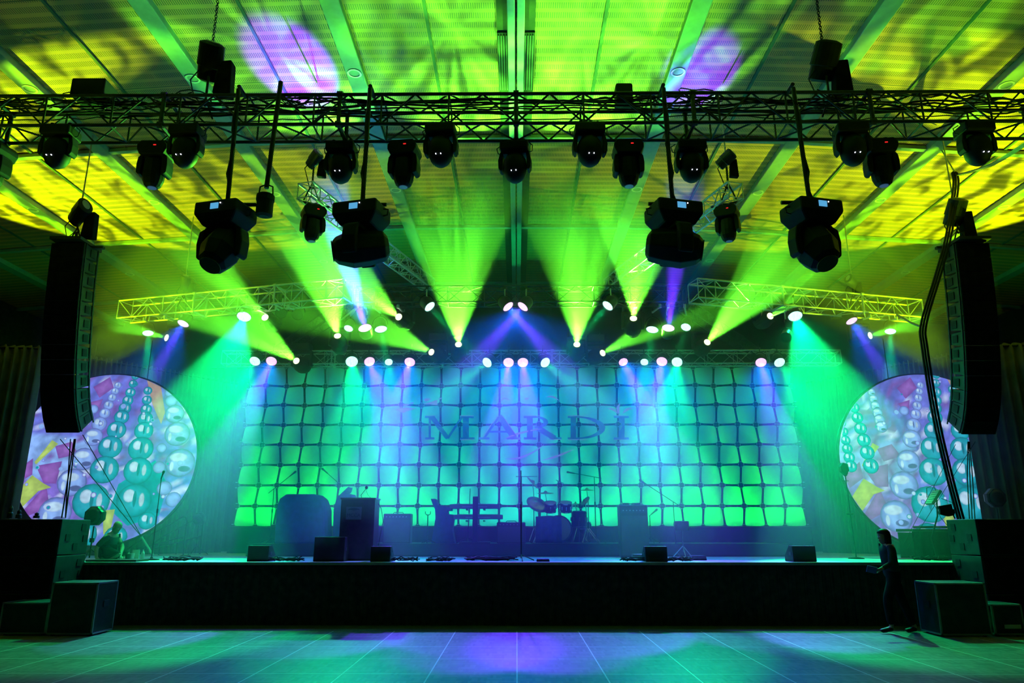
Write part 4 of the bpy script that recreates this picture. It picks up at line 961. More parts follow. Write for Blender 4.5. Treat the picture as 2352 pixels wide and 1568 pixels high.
def round_screen(px, py, Y, R, rz, label, ox, oz, seed):
    c = P(px, py, Y); t = thing('round_screen', label, 'screen', c, rz, group='round projection screens')
    X = Matrix.Rotation(PI / 2, 4, 'X')
    MB().lathe([(R + .03, 0.0), (R + .03, -0.05)], 72, X=X).build('rim', M['black'], t)
    V = []; Fc = []; C_ = []; lay = [0]; rnd = random.Random(seed)
    def put(p, col):
        x, z = p; l = math.hypot(x, z)
        if l > R * .995: x, z = x / l * R * .995, z / l * R * .995
        V.append((x, -0.004 - lay[0] * 0.0004, z)); C_.append((*col, 1)); return len(V) - 1
    def cx(x, y): return ((x - 925) / 700 * R + ox, (785 - y) / 700 * R + oz)
    # ground
    n = 26
    idx = {}
    for j in range(n + 1):
        for i in range(n + 1):
            u, v = i / n * 2 - 1, j / n * 2 - 1; r = max(abs(u), abs(v)); l = math.hypot(u, v) or 1; x, z = u / l * r * R, v / l * r * R
            k = rnd.random(); base = LIL if u > -.2 or v > .3 else (PALE if v > -.25 else VIO)
            if u > .5 and v < .1: base = (.10, .22, .75)
            col = [a * (.6 + .6 * k) for a in base]
            if rnd.random() < .16: col = (.20, .10, .45)
            if rnd.random() < .10: col = (.6, .7, 1.0)
            idx[i, j] = put((x, z), col)
    for j in range(n):
        for i in range(n): Fc.append((idx[i, j], idx[i + 1, j], idx[i + 1, j + 1], idx[i, j + 1]))
    lay[0] = 1
    def poly(pts, col, c2=None):
        lay[0] += 1; q = [cx(*p) for p in pts]; m = (sum(p[0] for p in q) / len(q), sum(p[1] for p in q) / len(q)); ci = put(m, c2 or [a * 1.4 for a in col])
        ids = [put(p, col) for p in q]
        for k in range(len(ids)): Fc.append((ci, ids[k - 1], ids[k]))
    def bead(x, y, r, a, b_, hi=True, spot_=False):
        lay[0] += 1
        ci = put(cx(x, y - r * .1), b_); rings = []
        for f, col in ((.5, b_), (.85, a), (1.0, [k * .45 for k in a])):
            rings.append([put(cx(x + r * f * math.cos(2 * PI * k / 16), y + r * f * math.sin(2 * PI * k / 16)), col) for k in range(16)])
        for k in range(16):
            Fc.append((ci, rings[0][k - 1], rings[0][k]))
            for q in (0, 1): Fc.append((rings[q][k - 1], rings[q + 1][k - 1], rings[q + 1][k], rings[q][k]))
        def soft(cx_, cy_, rx, ry, cc):
            lay[0] += 1; m_ = [(p + q_) / 2 for p, q_ in zip(cc, a)]; k0 = put(cx(cx_, cy_), cc)
            r1 = [put(cx(cx_ + rx * .72 * math.cos(.524 * k), cy_ + ry * .72 * math.sin(.524 * k)), cc) for k in range(12)]; r2 = [put(cx(cx_ + rx * math.cos(.524 * k), cy_ + ry * math.sin(.524 * k)), m_) for k in range(12)]
            for k in range(12): Fc.append((k0, r1[k - 1], r1[k])); Fc.append((r1[k - 1], r2[k - 1], r2[k], r1[k]))
        if hi:
            soft(x - r * .30, y - r * .28, r * .34, r * .40, WHT); soft(x + r * .42, y - r * .05, r * .16, r * .42, [k * .8 for k in WHT]); soft(x + r * .02, y - r * .1, r * .10, r * .5, [k * .6 for k in a]); return
        if spot_:
            soft(x - r * .15, y - r * .38, r * .60, r * .33, WHT); soft(x + r * .3, y + r * .42, r * .42, r * .22, [k * .4 for k in a]); soft(x - r * .55, y + r * .25, r * .14, r * .35, WHT); return
        if spot_: poly([(x - r * .25, y + r * .15), (x + r * .3, y + r * .15), (x + r * .25, y + r * .6), (x - r * .2, y + r * .55)], [k * .35 for k in a], [k * .3 for k in a])
        if hi:
            poly([(x - r * .7, y - r * .5), (x - r * .25, y - r * .65), (x - r * .2, y + r * .25), (x - r * .62, y + r * .3)], WHT, WHT)
            poly([(x + r * .1, y - r * .65), (x + r * .6, y - r * .5), (x + r * .55, y + r * .15), (x + r * .18, y + r * .1)], WHT, WHT)
    poly([(1165, 95), (1290, 150), (1330, 400), (1310, 500), (1220, 330)], ORG)
    poly([(1040, 1000), (1300, 800), (1420, 1000), (1380, 1250), (1150, 1330), (1000, 1200)], TM, TD)
    for g in ([(400, 860), (590, 820), (570, 1000), (480, 1000)], [(360, 1210), (500, 1010), (550, 1180), (400, 1260)], [(235, 920), (370, 800), (385, 930), (270, 1010)], [(520, 700), (640, 660), (700, 760), (560, 800)], [(740, 200), (860, 110), (900, 200), (800, 290)], [(730, 330), (830, 300), (800, 420)]): poly(g, MAG, (.36, .16, .60))
    for g in ([(385, 935), (480, 1000), (540, 1030), (450, 1060), (330, 1200), (270, 1080)], [(490, 650), (540, 680), (400, 850), (385, 830)], [(950, 1210), (1040, 1200), (1030, 1350), (980, 1400)]): poly(g, GOLD)
    for x, y, r in ((930, 180, 30), (915, 230, 32), (900, 285, 35), (880, 350, 40), (860, 420, 45), (830, 510, 60), (800, 620, 75), (750, 800, 92), (690, 990, 112), (600, 1230, 125)): bead(x, y, r, (.20, .30, .80), PALE, r < 70, r > 70)
    for x, y, r in ((1350, 230, 40), (1370, 300, 50), (1410, 410, 78), (1450, 580, 102), (1500, 820, 118), (1480, 1120, 62), (770, 390, 40), (1340, 700, 40), (1340, 860, 50), (1400, 1030, 60)): bead(x, y, r, (.16, .26, .70), PALE, False, r > 70)
    for x, y, r in ((1175, 220, 35), (1177, 300, 40), (1182, 380, 46), (1185, 460, 60), (1185, 560, 76), (1180, 710, 100), (1180, 890, 112), (1180, 1130, 135), (1300, 1290, 70)): bead(x, y, r, TM, TL)
    for x, y, r in ((1062, 100, 30), (1052, 165, 34), (1042, 240, 41), (1030, 310, 44), (1015, 375, 50), (1000, 450, 60), (975, 560, 76), (945, 700, 94), (925, 885, 112), (860, 1140, 142), (820, 1400, 120), (1080, 1420, 90)): bead(x, y, r, TM, TL)
    if seed == 8:
        for k in range(9): bead(330 + 14 * k, 150 + 62 * k + 3 * k * k, 30 + 4 * k, TM, TL); bead(500 + 8 * k, 60 + 58 * k, 24 + 3 * k, (.16, .26, .70), PALE, False, True)
        for k in range(7): bead(250 + 6 * k, 420 + 70 * k, 30 + 3 * k, TM, TL)
    for _ in range(34):
        a = rnd.uniform(0, 2 * PI); rr = 700 * math.sqrt(rnd.random()) * .93; bead(925 + rr * math.cos(a), 785 + rr * math.sin(a), rnd.uniform(8, 22), rnd.choice((PALE, TL, VIO, LIL)), rnd.choice((WHT, PALE, TM)), False)
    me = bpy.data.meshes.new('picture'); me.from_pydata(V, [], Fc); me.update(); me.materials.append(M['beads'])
    ca = me.color_attributes.new('Col', 'FLOAT_COLOR', 'POINT')
    for i, col in enumerate(C_): ca.data[i].color = col
    o = bpy.data.objects.new('picture', me); COL.objects.link(o); o.parent = t; o.location = (0, -0.052, 0)
    ld = bpy.data.lights.new('screen_glow', 'AREA'); ld.shape = 'DISK'; ld.size = 2 * R; ld.energy = 14; ld.color = (.2, .45, 1.0); lo = bpy.data.objects.new('screen_glow', ld); COL.objects.link(lo); lo.parent = t; lo.location = (0, -0.2, 0); lo.rotation_euler = (PI / 2, 0, 0)
    for q_ in (-.6, .6): MB().tube((q_, .02, R * .8), (q_, .02, 6.0 - c.z), .008, 5).build('suspension_wire', M['black_metal'], t)
round_screen(248, 1051, 16.2, 1.90, math.radians(10), 'round screen showing bead necklaces behind the left line array', 0, 0, 3)
round_screen(2131, 1055, 16.2, 1.93, math.radians(-4), 'round screen showing bead necklaces behind the right line array', .03, .0, 8)
#PART4
# ------------------------------------------------------------------ gear on the stage
DZ = SZ
def wedge(px0, px1, Y, z, label, deep=0.45, face=1):
    x0, x1 = P(px0, 1280, Y).x, P(px1, 1280, Y).x; w_ = x1 - x0; h = z
    t = thing('floor_monitor', label, 'loudspeaker', ((x0 + x1) / 2, Y, DZ), group='floor monitors along the stage front')
    X = Matrix.Rotation(PI / 2, 4, 'Z')
    b = MB(); prof = [(0, 0), (deep, 0), (deep, h * .35), (deep * .45, h), (0.02, h)]
    n = len(prof); vs = [(-w_ / 2, a, c) for a, c in prof] + [(w_ / 2, a, c) for a, c in prof]
    b.add(vs, [tuple(range(n)), tuple(range(n, 2 * n))[::-1]] + [(i, n + i, n + (i + 1) % n, (i + 1) % n) for i in range(n)]).build('cabinet', M['black'], t, bevel=0.012)
    g = MB(); a0, c0, a1, c1 = deep * .97, h * .38, deep * .48, h * .985
    g.add([(-w_ * .46, a0 + .012, c0 + .012), (w_ * .46, a0 + .012, c0 + .012), (w_ * .46, a1 + .012, c1 + .012), (-w_ * .46, a1 + .012, c1 + .012), (-w_ * .46, a0, c0), (w_ * .46, a0, c0), (w_ * .46, a1, c1), (-w_ * .46, a1, c1)],
          [(0, 1, 2, 3), (7, 6, 5, 4), (0, 4, 5, 1), (1, 5, 6, 2), (2, 6, 7, 3), (3, 7, 4, 0)]).build('grille', M['cloth_black'], t)
    for s in (-1, 1): MB().box((s * (w_ / 2 + .003), deep * .3, h * .5), (.008, .12, .06)).build('handle_cup', M['alu_dark'], t)
    return t
wedge(567, 616, 14.15, 0.29, 'small black floor monitor left of the lectern at the stage edge')
wedge(719, 790, 14.1, 0.45, 'biggest black floor monitor in front of the lectern')
wedge(850, 896, 14.0, 0.28, 'small black floor monitor just right of the lectern')
wedge(1483, 1534, 14.0, 0.28, 'black floor monitor right of centre in front of the tall bass cabinet')
wedge(1822, 1876, 14.05, 0.29, 'black floor monitor far right at the stage edge')

# lectern
x = P(825, 1200, 14.75).x; zt = P(825, 1143, 14.6).z
t = thing('lectern', 'tall dark lectern with a sign on its front', 'lectern', (x, 14.8, DZ)); H = zt - DZ
def bowed(w_, d, z0, z1, k=10):
    poly = [(-w_ / 2, d / 2)] + [(-w_ / 2 + w_ * i / k, -d / 2 - 0.07 * math.sin(PI * i / k)) for i in range(k + 1)] + [(w_ / 2, d / 2)]
    n = len(poly); return MB().add([(a, b_, z0) for a, b_ in poly] + [(a, b_, z1) for a, b_ in poly], [tuple(range(n))[::-1], tuple(range(n, 2 * n))] + [(i, (i + 1) % n, n + (i + 1) % n, n + i) for i in range(n)])
bowed(.67, .5, 0, H - .03).build('body', M['wood'], t); bowed(.70, .54, H - .03, H).build('top', M['trim'], t)
sg = MB().box((-.055, -.335, H - .30), (.30, .012, .24)).build('sign', mat('lectern_sign_paper', (.16, .20, .36), .6, noise=.05), t)
M['ink'] = mat('sign_ink', (.03, .05, .16), .6, noise=.1)
ar = MB(); ar.prism([(-.12, .05), (-.08, .065), (0, .05), (.08, .065), (.12, .05), (.10, .085), (.03, .10), (-.03, .10), (-.10, .085)], -.343, -.340, Matrix.Translation((-.055, 0, H - .30))); ar.build('emblem', M['ink'], sg)
def letters(txt, size, x0, z0, y, parent, m, name='lettering'):
    cu = bpy.data.curves.new('txt', 'FONT'); cu.body = txt; cu.size = size; cu.align_x = 'CENTER'; cu.extrude = 0.001
    o = bpy.data.objects.new('txt', cu); COL.objects.link(o); dg = bpy.context.evaluated_depsgraph_get(); me = bpy.data.meshes.new_from_object(o.evaluated_get(dg)); bpy.data.objects.remove(o)
    me.materials.clear(); me.materials.append(m); q = bpy.data.objects.new(name, me); COL.objects.link(q); q.parent = parent; q.location = (x0, y, z0); q.rotation_euler = (PI / 2, 0, 0); return q
letters('MCCA', .095, -.055, H - .37, -.343, sg, M['ink'])
mc = MB(); mc.path([(.02, 0, H), (.0, -.02, H + .06), (.10, -.03, H + .19)], .006, 5); mc.lathe([(.012, -.03), (.03, -.01), (.03, .02), (.01, .04)], 10, X=Matrix.Translation((.105, -.03, H + .205))); mc.path([(.20, 0, H), (.13, -.02, H + .08), (.10, -.03, H + .17)], .003, 4)
mc.build('gooseneck_microphone', M['black'], t)
cb = MB(); cb.path([(.30, .1, H - .05), (.40, .1, H - .2), (.45, .1, H - .45), (.40, .1, H - .75), (.36, .1, H - 1.0), (.42, .1, .05), (.5, .1, .01)], .007, 5); cb.build('cord', M['black'], t)

def mic_stand(px, Y, zs, ztop, label, boom=None, mic=True, tripod=True, lean=0.0):
    x = P(px, 1200, Y).x; t = thing('microphone_stand', label, 'microphone stand', (x, Y, zs)); H = ztop - zs
    b = MB(); b.tube((0, 0, .05), (lean * .6, 0, H * .6), .013, 8); b.tube((lean * .6, 0, H * .6), (lean, 0, H), .009, 8); b.tube((lean * .6, 0, H * .6 - .05), (lean * .6, 0, H * .6 + .03), .02, 8); b.build('pole', M['black_metal'], t)
    if tripod:
        for k in range(3):
            a = k * 2 * PI / 3 + .6; MB().tube((0, 0, .12), (.30 * math.cos(a), .30 * math.sin(a), .01), .010, 6).build('leg', M['black_metal'], t)
    else: MB().lathe([(.15, 0), (.15, .015), (.03, .03), (.02, .06)], 20).build('base', M['black_metal'], t)
    tip = Vector((lean, 0, H))
    if boom:
        e = tip + Vector(boom); bk = tip - Vector(boom) * .35
        MB().tube(bk, e, .008, 6).build('boom', M['black_metal'], t); tip = e
    if mic:
        d = Vector(boom).normalized() if boom else Vector((.3, -.3, .6)).normalized()
        MB().tube(tip - d * .02, tip + d * .13, .012, 8, .02).lathe([(.02, -.02), (.026, 0), (.024, .03), (.008, .045)], 10, X=Matrix.Translation(tip + d * .14) @ d.to_track_quat('Z', 'X').to_matrix().to_4x4()).build('microphone', M['alu_dark'], t)
    return t
mic_stand(1197, 14.4, DZ, P(1197, 1080, 14.4).z, 'microphone stand standing alone at centre stage front', mic=False)
mic_stand(358, 14.9, DZ, P(376, 1098, 14.9).z, 'slim microphone stand in front of the left round screen', mic=True, tripod=False)
mic_stand(623, 17.5, RZ, P(632, 1122, 17.5).z, 'boom microphone stand left of the tall covered cabinet', boom=(.36, 0, .30))
mic_stand(773, 17.6, RZ, P(771, 1110, 17.6).z, 'boom microphone stand behind the left side of the lectern', boom=(-.30, 0, .25))
mic_stand(1198, 17.5, RZ, P(1198, 1094, 17.5).z, 'overhead boom stand left of the drum kit', boom=(.38, 0, .0), mic=False)
mic_stand(1283, 18.4, RZ, P(1283, 1104, 18.4).z, 'boom stand behind the drums with a mic hanging down', boom=(.14, 0, -.06), mic=False)
mic_stand(1368, 18.0, RZ, P(1366, 1095, 18.0).z, 'overhead boom stand right of the drum kit', boom=(-.50, 0, .09))
mic_stand(1549, 17.0, DZ, P(1549, 1152, 17.0).z, 'microphone stand with a long boom right of the tall bass cabinet', boom=(-.62, -.05, .40))
mic_stand(1493, 17.6, RZ, P(1493, 1184, 17.6).z, 'short microphone stand behind the tall bass cabinet', boom=(.05, 0, .04))
mic_stand(1088 - 13, 17.3, RZ, P(1125, 1122, 17.3).z, 'microphone stand behind the two tier keyboards', mic=False, lean=.04)

# percussion cabinet shape, covered, with lid shapes beside it
def pxpoly(pts, Y, z0): return [(P(a, b_, Y).x, max(P(a, b_, Y).z, z0)) for a, b_ in pts]
pp = pxpoly([(628, 1250), (630, 1205), (634, 1165), (640, 1145), (656, 1134), (722, 1134), (736, 1145), (744, 1170), (744, 1250)], 17.1, RZ); cxm = sum(a for a, _ in pp) / len(pp)
t = thing('covered_cabinet', 'large dark blue covered cabinet with chamfered shoulders at the left of the band gear', 'cabinet', (cxm, 17.1, RZ))
MB().prism([(a - cxm, c - RZ) for a, c in pp], 0.05, .75).build('cover', M['fabric_blue'], t, bevel=0.03)
MB().box((0, .4, .02), (1.0, .6, .04)).build('base', M['case'], t)
pp = pxpoly([(764, 1250), (766, 1170), (775, 1140), (800, 1117), (797, 1127), (790, 1134), (806, 1134), (812, 1150), (812, 1250)], 17.4, RZ); cxm = sum(a for a, _ in pp) / len(pp)
t = thing('open_lid_case', 'dark case with a raised slanting lid half hidden by the lectern', 'case', (cxm, 17.4, RZ))
MB().prism([(a - cxm, c - RZ) for a, c in pp], 0, .5).build('body', M['fabric_blue'], t, bevel=0.015)

def cymbal(px, py, Y, r, tx, ty, label):
    c = P(px, py, Y); t = thing('cymbal_stand', label, 'cymbal', (c.x, Y, RZ)); h = c.z - RZ
    q = MB().lathe([(r, 0), (r * .6, .018), (r * .22, .03), (r * .18, .05), (.012, .065)], 28).build('cymbal', M['cymbal'], t, smooth=True); q.location = (0, 0, h); q.rotation_euler = (tx, ty, 0)
    b = MB(); b.tube((0, 0, h + .07), (0, 0, h - .03), .008); b.tube((0, 0, h - .02), (.03, .05, h - .25), .010); b.tube((.03, .05, h - .25), (.03, .05, .15), .013); b.build('pole', M['chrome'], t)
    for k in range(3):
        a = k * 2 * PI / 3; MB().tube((.03, .05, .35), (.03 + .26 * math.cos(a), .05 + .26 * math.sin(a), .01), .009, 6).build('leg', M['chrome'], t)
cymbal(1253, 1133, 17.9, .21, math.radians(6), 0, 'flat cymbal above the left rack tom')
cymbal(1223, 1108, 18.2, .20, math.radians(10), math.radians(48), 'steeply tilted cymbal at the upper left of the drum kit')
cymbal(1234, 1158, 17.5, .27, math.radians(38), math.radians(26), 'big tilted ride cymbal at the left of the drum kit')
cymbal(1348, 1126, 18.2, .19, math.radians(5), 0, 'flat cymbal above the right side of the drum kit')
cymbal(1344, 1151, 17.9, .15, math.radians(20), math.radians(-48), 'small steeply tilted cymbal right of the drums')
cymbal(1322, 1158, 18.3, .12, 0, 0, 'small splash cymbal behind the right rack tom')
def drum(px, py, Y, r, d, tilt, label, legs=None, upright=True, name='drum'):
    c = P(px, py, Y); t = thing(name, label, 'drum', (c.x, Y, c.z), group='drums of the main kit'); R_ = Matrix.Rotation(tilt, 4, 'X')
    MB().lathe([(r, -d / 2), (r, d / 2)], 28, X=R_).build('shell', M['drum'], t)
    MB().lathe([(r * .96, d / 2 + .002), (r * .96, d / 2 + .012)], 28, X=R_).build('drum_head', M['drumhead'], t)
    for z_ in (-d / 2, d / 2):
        h = MB(); pr = [(r * 1.0, z_ - .012), (r * 1.05, z_ - .012), (r * 1.05, z_ + .014), (r * 1.0, z_ + .014)]; n = 28
        h.add([R_ @ Vector((a * math.cos(2 * PI * k / n), a * math.sin(2 * PI * k / n), b_)) for a, b_ in pr for k in range(n)], [(i * n + k, i * n + (k + 1) % n, (i + 1) * n + (k + 1) % n, (i + 1) * n + k) for i in range(3) for k in range(n)])
        h.build('hoop', M['chrome'], t)
    lg = MB()
    for k in range(8):
        a = 2 * PI * k / 8; lg.box((r * 1.04 * math.cos(a), r * 1.04 * math.sin(a), 0), (.02, .02, min(.09, d * .6)), R_)
    lg.build('lugs', M['chrome'], t)
    if legs:
        for k in range(3):
            a = 2 * PI * k / 3 + .4; MB().tube((r * 1.05 * math.cos(a), r * 1.05 * math.sin(a), .02), (r * 1.15 * math.cos(a), r * 1.15 * math.sin(a), RZ - c.z + .01), .008, 6).build('leg', M['chrome'], t)
    return t
drum(1282, 1214, 17.8, .30, .42, PI / 2, 'bass drum standing on the riser in the middle of the kit', legs=None, name='bass_drum')
drum(1264, 1164, 17.7, .14, .20, math.radians(20), 'left rack tom with chrome lugs above the bass drum', name='tom_drum')
drum(1300, 1164, 17.7, .14, .20, math.radians(20), 'right rack tom with chrome lugs above the bass drum', name='tom_drum')
drum(1330, 1192, 17.9, .19, .36, 0, 'floor tom at the right of the bass drum', legs=True, name='floor_tom')
drum(1343, 1207, 18.4, .15, .16, 0, 'snare drum on legs behind the floor tom', legs=True, name='snare_drum')
t = thing('drum_cover', 'dark cloth hanging over the front of the drum kit', 'cloth', (P(1262, 1200, 17.35).x, 17.35, RZ)); 
MB().grid(lambda u, v: (-.32 + .60 * u, .03 * math.sin(u * 22) * (1 - v) - .02, .01 + v * .62 - .05 * abs(u - .5) * v), 40, 6).build('cloth', M['fabric_blue'], t, smooth=True, solid=.012)

# keyboards
def kb(px0, px1, py, Y, label, dep=.32):
    a, c = P(px0, py, Y), P(px1, py, Y); w_ = c.x - a.x; t = thing('keyboard', label, 'keyboard', ((a.x + c.x) / 2, Y, a.z), group='keyboards on the column stand')
    MB().box((0, 0, 0), (w_, dep, .10)).build('casing', M['keys'], t, bevel=.012); MB().box((0, .09, .055), (w_ * .86, .13, .02)).build('keys', M['white'], t)
    MB().box((0, -dep / 2 - .004, -.01), (w_ * .5, .006, .025)).build('rear_panel', M['label'], t)
kb(1034, 1148, 1163, 17.3, 'upper keyboard of two on the column stand'); kb(1043, 1155, 1187, 17.25, 'lower keyboard of two on the column stand', .36)
c = P(1092, 1200, 17.15); t = thing('keyboard_stand', 'dark column stand carrying both keyboards', 'stand', (c.x, 17.05, RZ)); hh = P(1092, 1140, 17.05).z - RZ
MB().box((0, 0, hh / 2), (.12, .10, hh)).build('column', M['black_metal'], t, bevel=.01); MB().box((0, .05, .02), (.7, .5, .04)).build('base', M['black_metal'], t)
for z_ in (P(1092, 1168, 17.2).z - RZ - .02, P(1092, 1193, 17.2).z - RZ - .03):
    for s in (-1, 1): MB().box((s * .2, .2, z_), (.04, .40, .03)).build('arm', M['black_metal'], t)
pp = pxpoly([(990, 1256), (996, 1215), (1000, 1190), (999, 1170), (994, 1158), (989, 1145), (1000, 1145), (1005, 1160), (1023, 1161), (1026, 1164), (1036, 1163), (1036, 1172), (1027, 1172), (1028, 1180), (1040, 1181), (1041, 1190), (1038, 1215), (1044, 1256)], 17.5, RZ); cxm = sum(a for a, _ in pp) / len(pp)
t = thing('covered_keyboard_rack', 'dark draped rack with a raised flap left of the keyboards', 'rack', (cxm, 17.5, RZ)); MB().prism([(a - cxm, max(0, b_ - RZ)) for a, b_ in pp], 0, .5).build('cover', M['fabric_blue'], t, bevel=.01)
# amplifiers
def amp(px0, px1, py, Y, z0, label, knobs=True, dep=.34):
    a, c = P(px0, py, Y), P(px1, py, Y); w_, h = c.x - a.x, a.z - z0; t = thing('guitar_amplifier', label, 'amplifier', ((a.x + c.x) / 2, Y, z0))
    MB().box((0, dep / 2, h / 2), (w_, dep, h)).build('cabinet', M['case'], t, bevel=.02); MB().box((0, -.006, h * .42), (w_ * .92, .012, h * .74)).build('grille', M['drape'], t)
    MB().box((0, -.006, h * .89), (w_ * .9, .012, h * .09)).build('control_panel', M['alu_dark'], t)
    MB().path([(-.12, dep / 2, h), (-.10, dep / 2, h + .03), (.10, dep / 2, h + .03), (.12, dep / 2, h)], .01, 6).build('handle', M['black'], t)
    kn = MB()
    for k in range(7): kn.tube((w_ * (-.38 + .12 * k), -.012, h * .89), (w_ * (-.38 + .12 * k), -.03, h * .89), .012, 8)
    kn.build('knobs', M['label'], t); return t
amp(881, 944, 1179, 17.2, RZ, 'square combo guitar amplifier right of the lectern')
amp(1141, 1207, 1199, 17.2, RZ, 'low wide amplifier right of the keyboards')
t = amp(1423, 1487, 1159, 16.4, DZ, 'tall bass amplifier cabinet standing on the deck right of the drums', dep=.42)
for a_, b_, lab in ((1430, 1444, 'small pedal box on the left of the tall bass cabinet top'), (1451, 1470, 'wider pedal box on the right of the tall bass cabinet top')):
    p_, q_ = P(a_, 1157, 16.6), P(b_, 1157, 16.6); o = MB().box((0, 0, .022), (q_.x - p_.x, .15, .045)).build('effects_pedal', M['black_metal'], bevel=.005); o.location = ((p_.x + q_.x) / 2, 16.6, P(1455, 1159, 16.4).z + .002); tag(o, lab, 'pedal')
c = P(983, 1178, 17.5); t = thing('guitar_stand', 'slim stand with a U shaped yoke between the combo amplifier and the draped rack', 'stand', (c.x, 17.5, RZ)); h = c.z - RZ
MB().tube((0, 0, 0), (0, 0, h - .04), .013).build('pole', M['black_metal'], t); MB().path([(-.06, 0, h + .04), (-.06, 0, h - .01), (-.03, 0, h - .04), (.03, 0, h - .04), (.06, 0, h - .01), (.06, 0, h + .04)], .010, 6).build('yoke', M['black_metal'], t)
for k in range(3): MB().tube((0, 0, .1), (.2 * math.cos(k * 2.09), .2 * math.sin(k * 2.09), .01), .009, 6).build('leg', M['black_metal'], t)
# fan / snare on a stand right
c = P(1566, 1207, 16.2); t = thing('side_snare', 'small round drum on a folding stand right of the long boom stand', 'drum', (c.x, 16.2, DZ)); h = c.z - DZ
MB().lathe([(.15, h - .1), (.155, h + .09)], 24).build('shell', M['drum'], t); MB().lathe([(.15, h + .091), (.15, h + .10)], 24).build('drum_head', M['drumhead'], t)
MB().tube((0, 0, .12), (0, 0, h - .1), .012).build('pole', M['chrome'], t)
for k in range(3): MB().tube((0, 0, .25), (.24 * math.cos(k * 2.09 + .5), .24 * math.sin(k * 2.09 + .5), .01), .010, 6).build('leg', M['chrome'], t)

# floor clutter
def coil(x, y, z, r, n, label, name='cable_coil', seed=1, w=1.6):
    rr = random.Random(seed); b = MB(); pts = []
    for k in range(n * 14):
        a = 2 * PI * k / 14; f = rr.uniform(.65, 1.1); pts.append((r * w * f * math.cos(a), r * .7 * f * math.sin(a), .012 + .045 * rr.random() * (1 + k / (n * 14))))
    o = b.path(pts, .011, 5).build(name, M['black']); o.location = (x, y, z); tag(o, label, 'cable'); return o
for px, Y, r, n, lab, w in ((1130, 14.6, .26, 9, 'large heap of coiled cable left of the centre microphone stand', 1.9), (1010, 14.15, .12, 4, 'small cable coil left of the big cable heap', 2.2), (420, 14.4, .16, 4, 'cable coil on the deck right of the slim microphone stand', 2.4),
                          (655, 14.2, .12, 4, 'cable tangle on the deck between the two left floor monitors', 3.0), (930, 14.1, .10, 3, 'cable tangle right of the floor monitor beside the lectern', 2.6), (1560, 14.2, .16, 5, 'dark cable tangle right of the floor monitor before the bass cabinet', 1.6), (1455, 14.15, .10, 3, 'thin cable loops left of the floor monitor before the bass cabinet', 2.5), (2135, 14.6, .22, 5, 'cable coil around the foot of the mixer stand', 1.6)):
    coil(P(px, 1285, Y).x, Y, DZ, r, n, lab, seed=px, w=w)
def pedal(px0, px1, Y, h, label, mm='alu_dark'):
    a, c = P(px0, 1280, Y), P(px1, 1280, Y); o = MB().prism([(-(c.x - a.x) / 2, 0), ((c.x - a.x) / 2, 0), ((c.x - a.x) / 2 * .9, h), (-(c.x - a.x) / 2 * .9, h)], -.12, .12).build('pedal_board', M[mm], bevel=.006); o.location = ((a.x + c.x) / 2, Y, DZ); tag(o, label, 'pedal board')
pedal(1451, 1482, 14.7, .12, 'grey pedal board behind the floor monitor before the bass cabinet'); pedal(1232, 1262, 14.2, .05, 'flat pedal right of the foot of the centre microphone stand'); pedal(1585, 1620, 14.9, .09, 'low pedal board right of the dark cable tangle'); pedal(866, 880, 16.2, .06, 'small box of controls on the deck right of the lectern')
o = MB().box((0, 0, .02), (.95, .5, .035)).build('case_lid', M['case'], bevel=.008); o.location = (P(268, 1280, 14.15).x, 14.2, DZ); tag(o, 'flat dark case lid lying on the deck before the crouching person', 'case lid')
def cup(px, Y, r, h, label, mm='white'):
    o = MB().lathe([(r * .75, 0), (r, h)], 16).build('cup', M[mm]); o.location = (P(px, 1280, Y).x, Y, DZ); tag(o, label, 'cup')
cup(293, 14.7, .05, .12, 'dark cup beside the hand of the crouching person', 'black'); cup(303, 14.8, .045, .13, 'pale tumbler on the deck right of the crouching person')
o = MB().lathe([(.035, 0), (.035, .13), (.014, .17), (.014, .20)], 14).build('water_bottle', M['white']); o.location = (P(327, 1280, 14.9).x, 14.9, DZ); tag(o, 'small water bottle on the deck right of the tumbler', 'bottle')
o = MB().box((0, 0, .1), (.14, .02, .17)).build('paper_card', M['label']); o.location = (P(311, 1280, 15.2).x, 15.2, DZ); tag(o, 'pale upright card behind the tumbler on the deck', 'card')
# octagonal lamps on stands
def octa(px, py, Y, r, label, zs=DZ):
    c = P(px, py, Y); t = thing('octagonal_lamp', label, 'stage light', (c.x, Y, zs)); h = c.z - zs; X = Matrix.Translation((0, 0, h)) @ Matrix.Rotation(PI / 2, 4, 'X') @ Matrix.Rotation(PI / 8, 4, 'Z')
    MB().lathe([(r * .85, -.10), (r, -.04), (r, .05), (r * .9, .09)], 8, X=X).build('housing', M['black_metal'], t)
    MB().lathe([(r * .8, .092), (r * .5, .12), (.02, .13)], 20, X=X).build('dome', M['black'], t, smooth=True)
    MB().tube((0, 0, h - r), (0, 0, .05), .014).build('pole', M['black_metal'], t); MB().box((0, 0, h * .45), (.06, .06, .08)).build('clamp', M['black_metal'], t)
    for k in range(3): MB().tube((0, 0, .22), (.28 * math.cos(k * 2.09 + .3), .28 * math.sin(k * 2.09 + .3), .01), .010, 6).build('leg', M['black_metal'], t)
octa(219, 1184, 14.6, .20, 'octagonal black lamp on a stand in front of the left round screen'); octa(458, 1191, 18.2, .16, 'dim octagonal lamp on a stand beside the stair rails'); octa(2285, 1143, 14.8, .20, 'octagonal black lamp on twin poles in front of the right round screen')
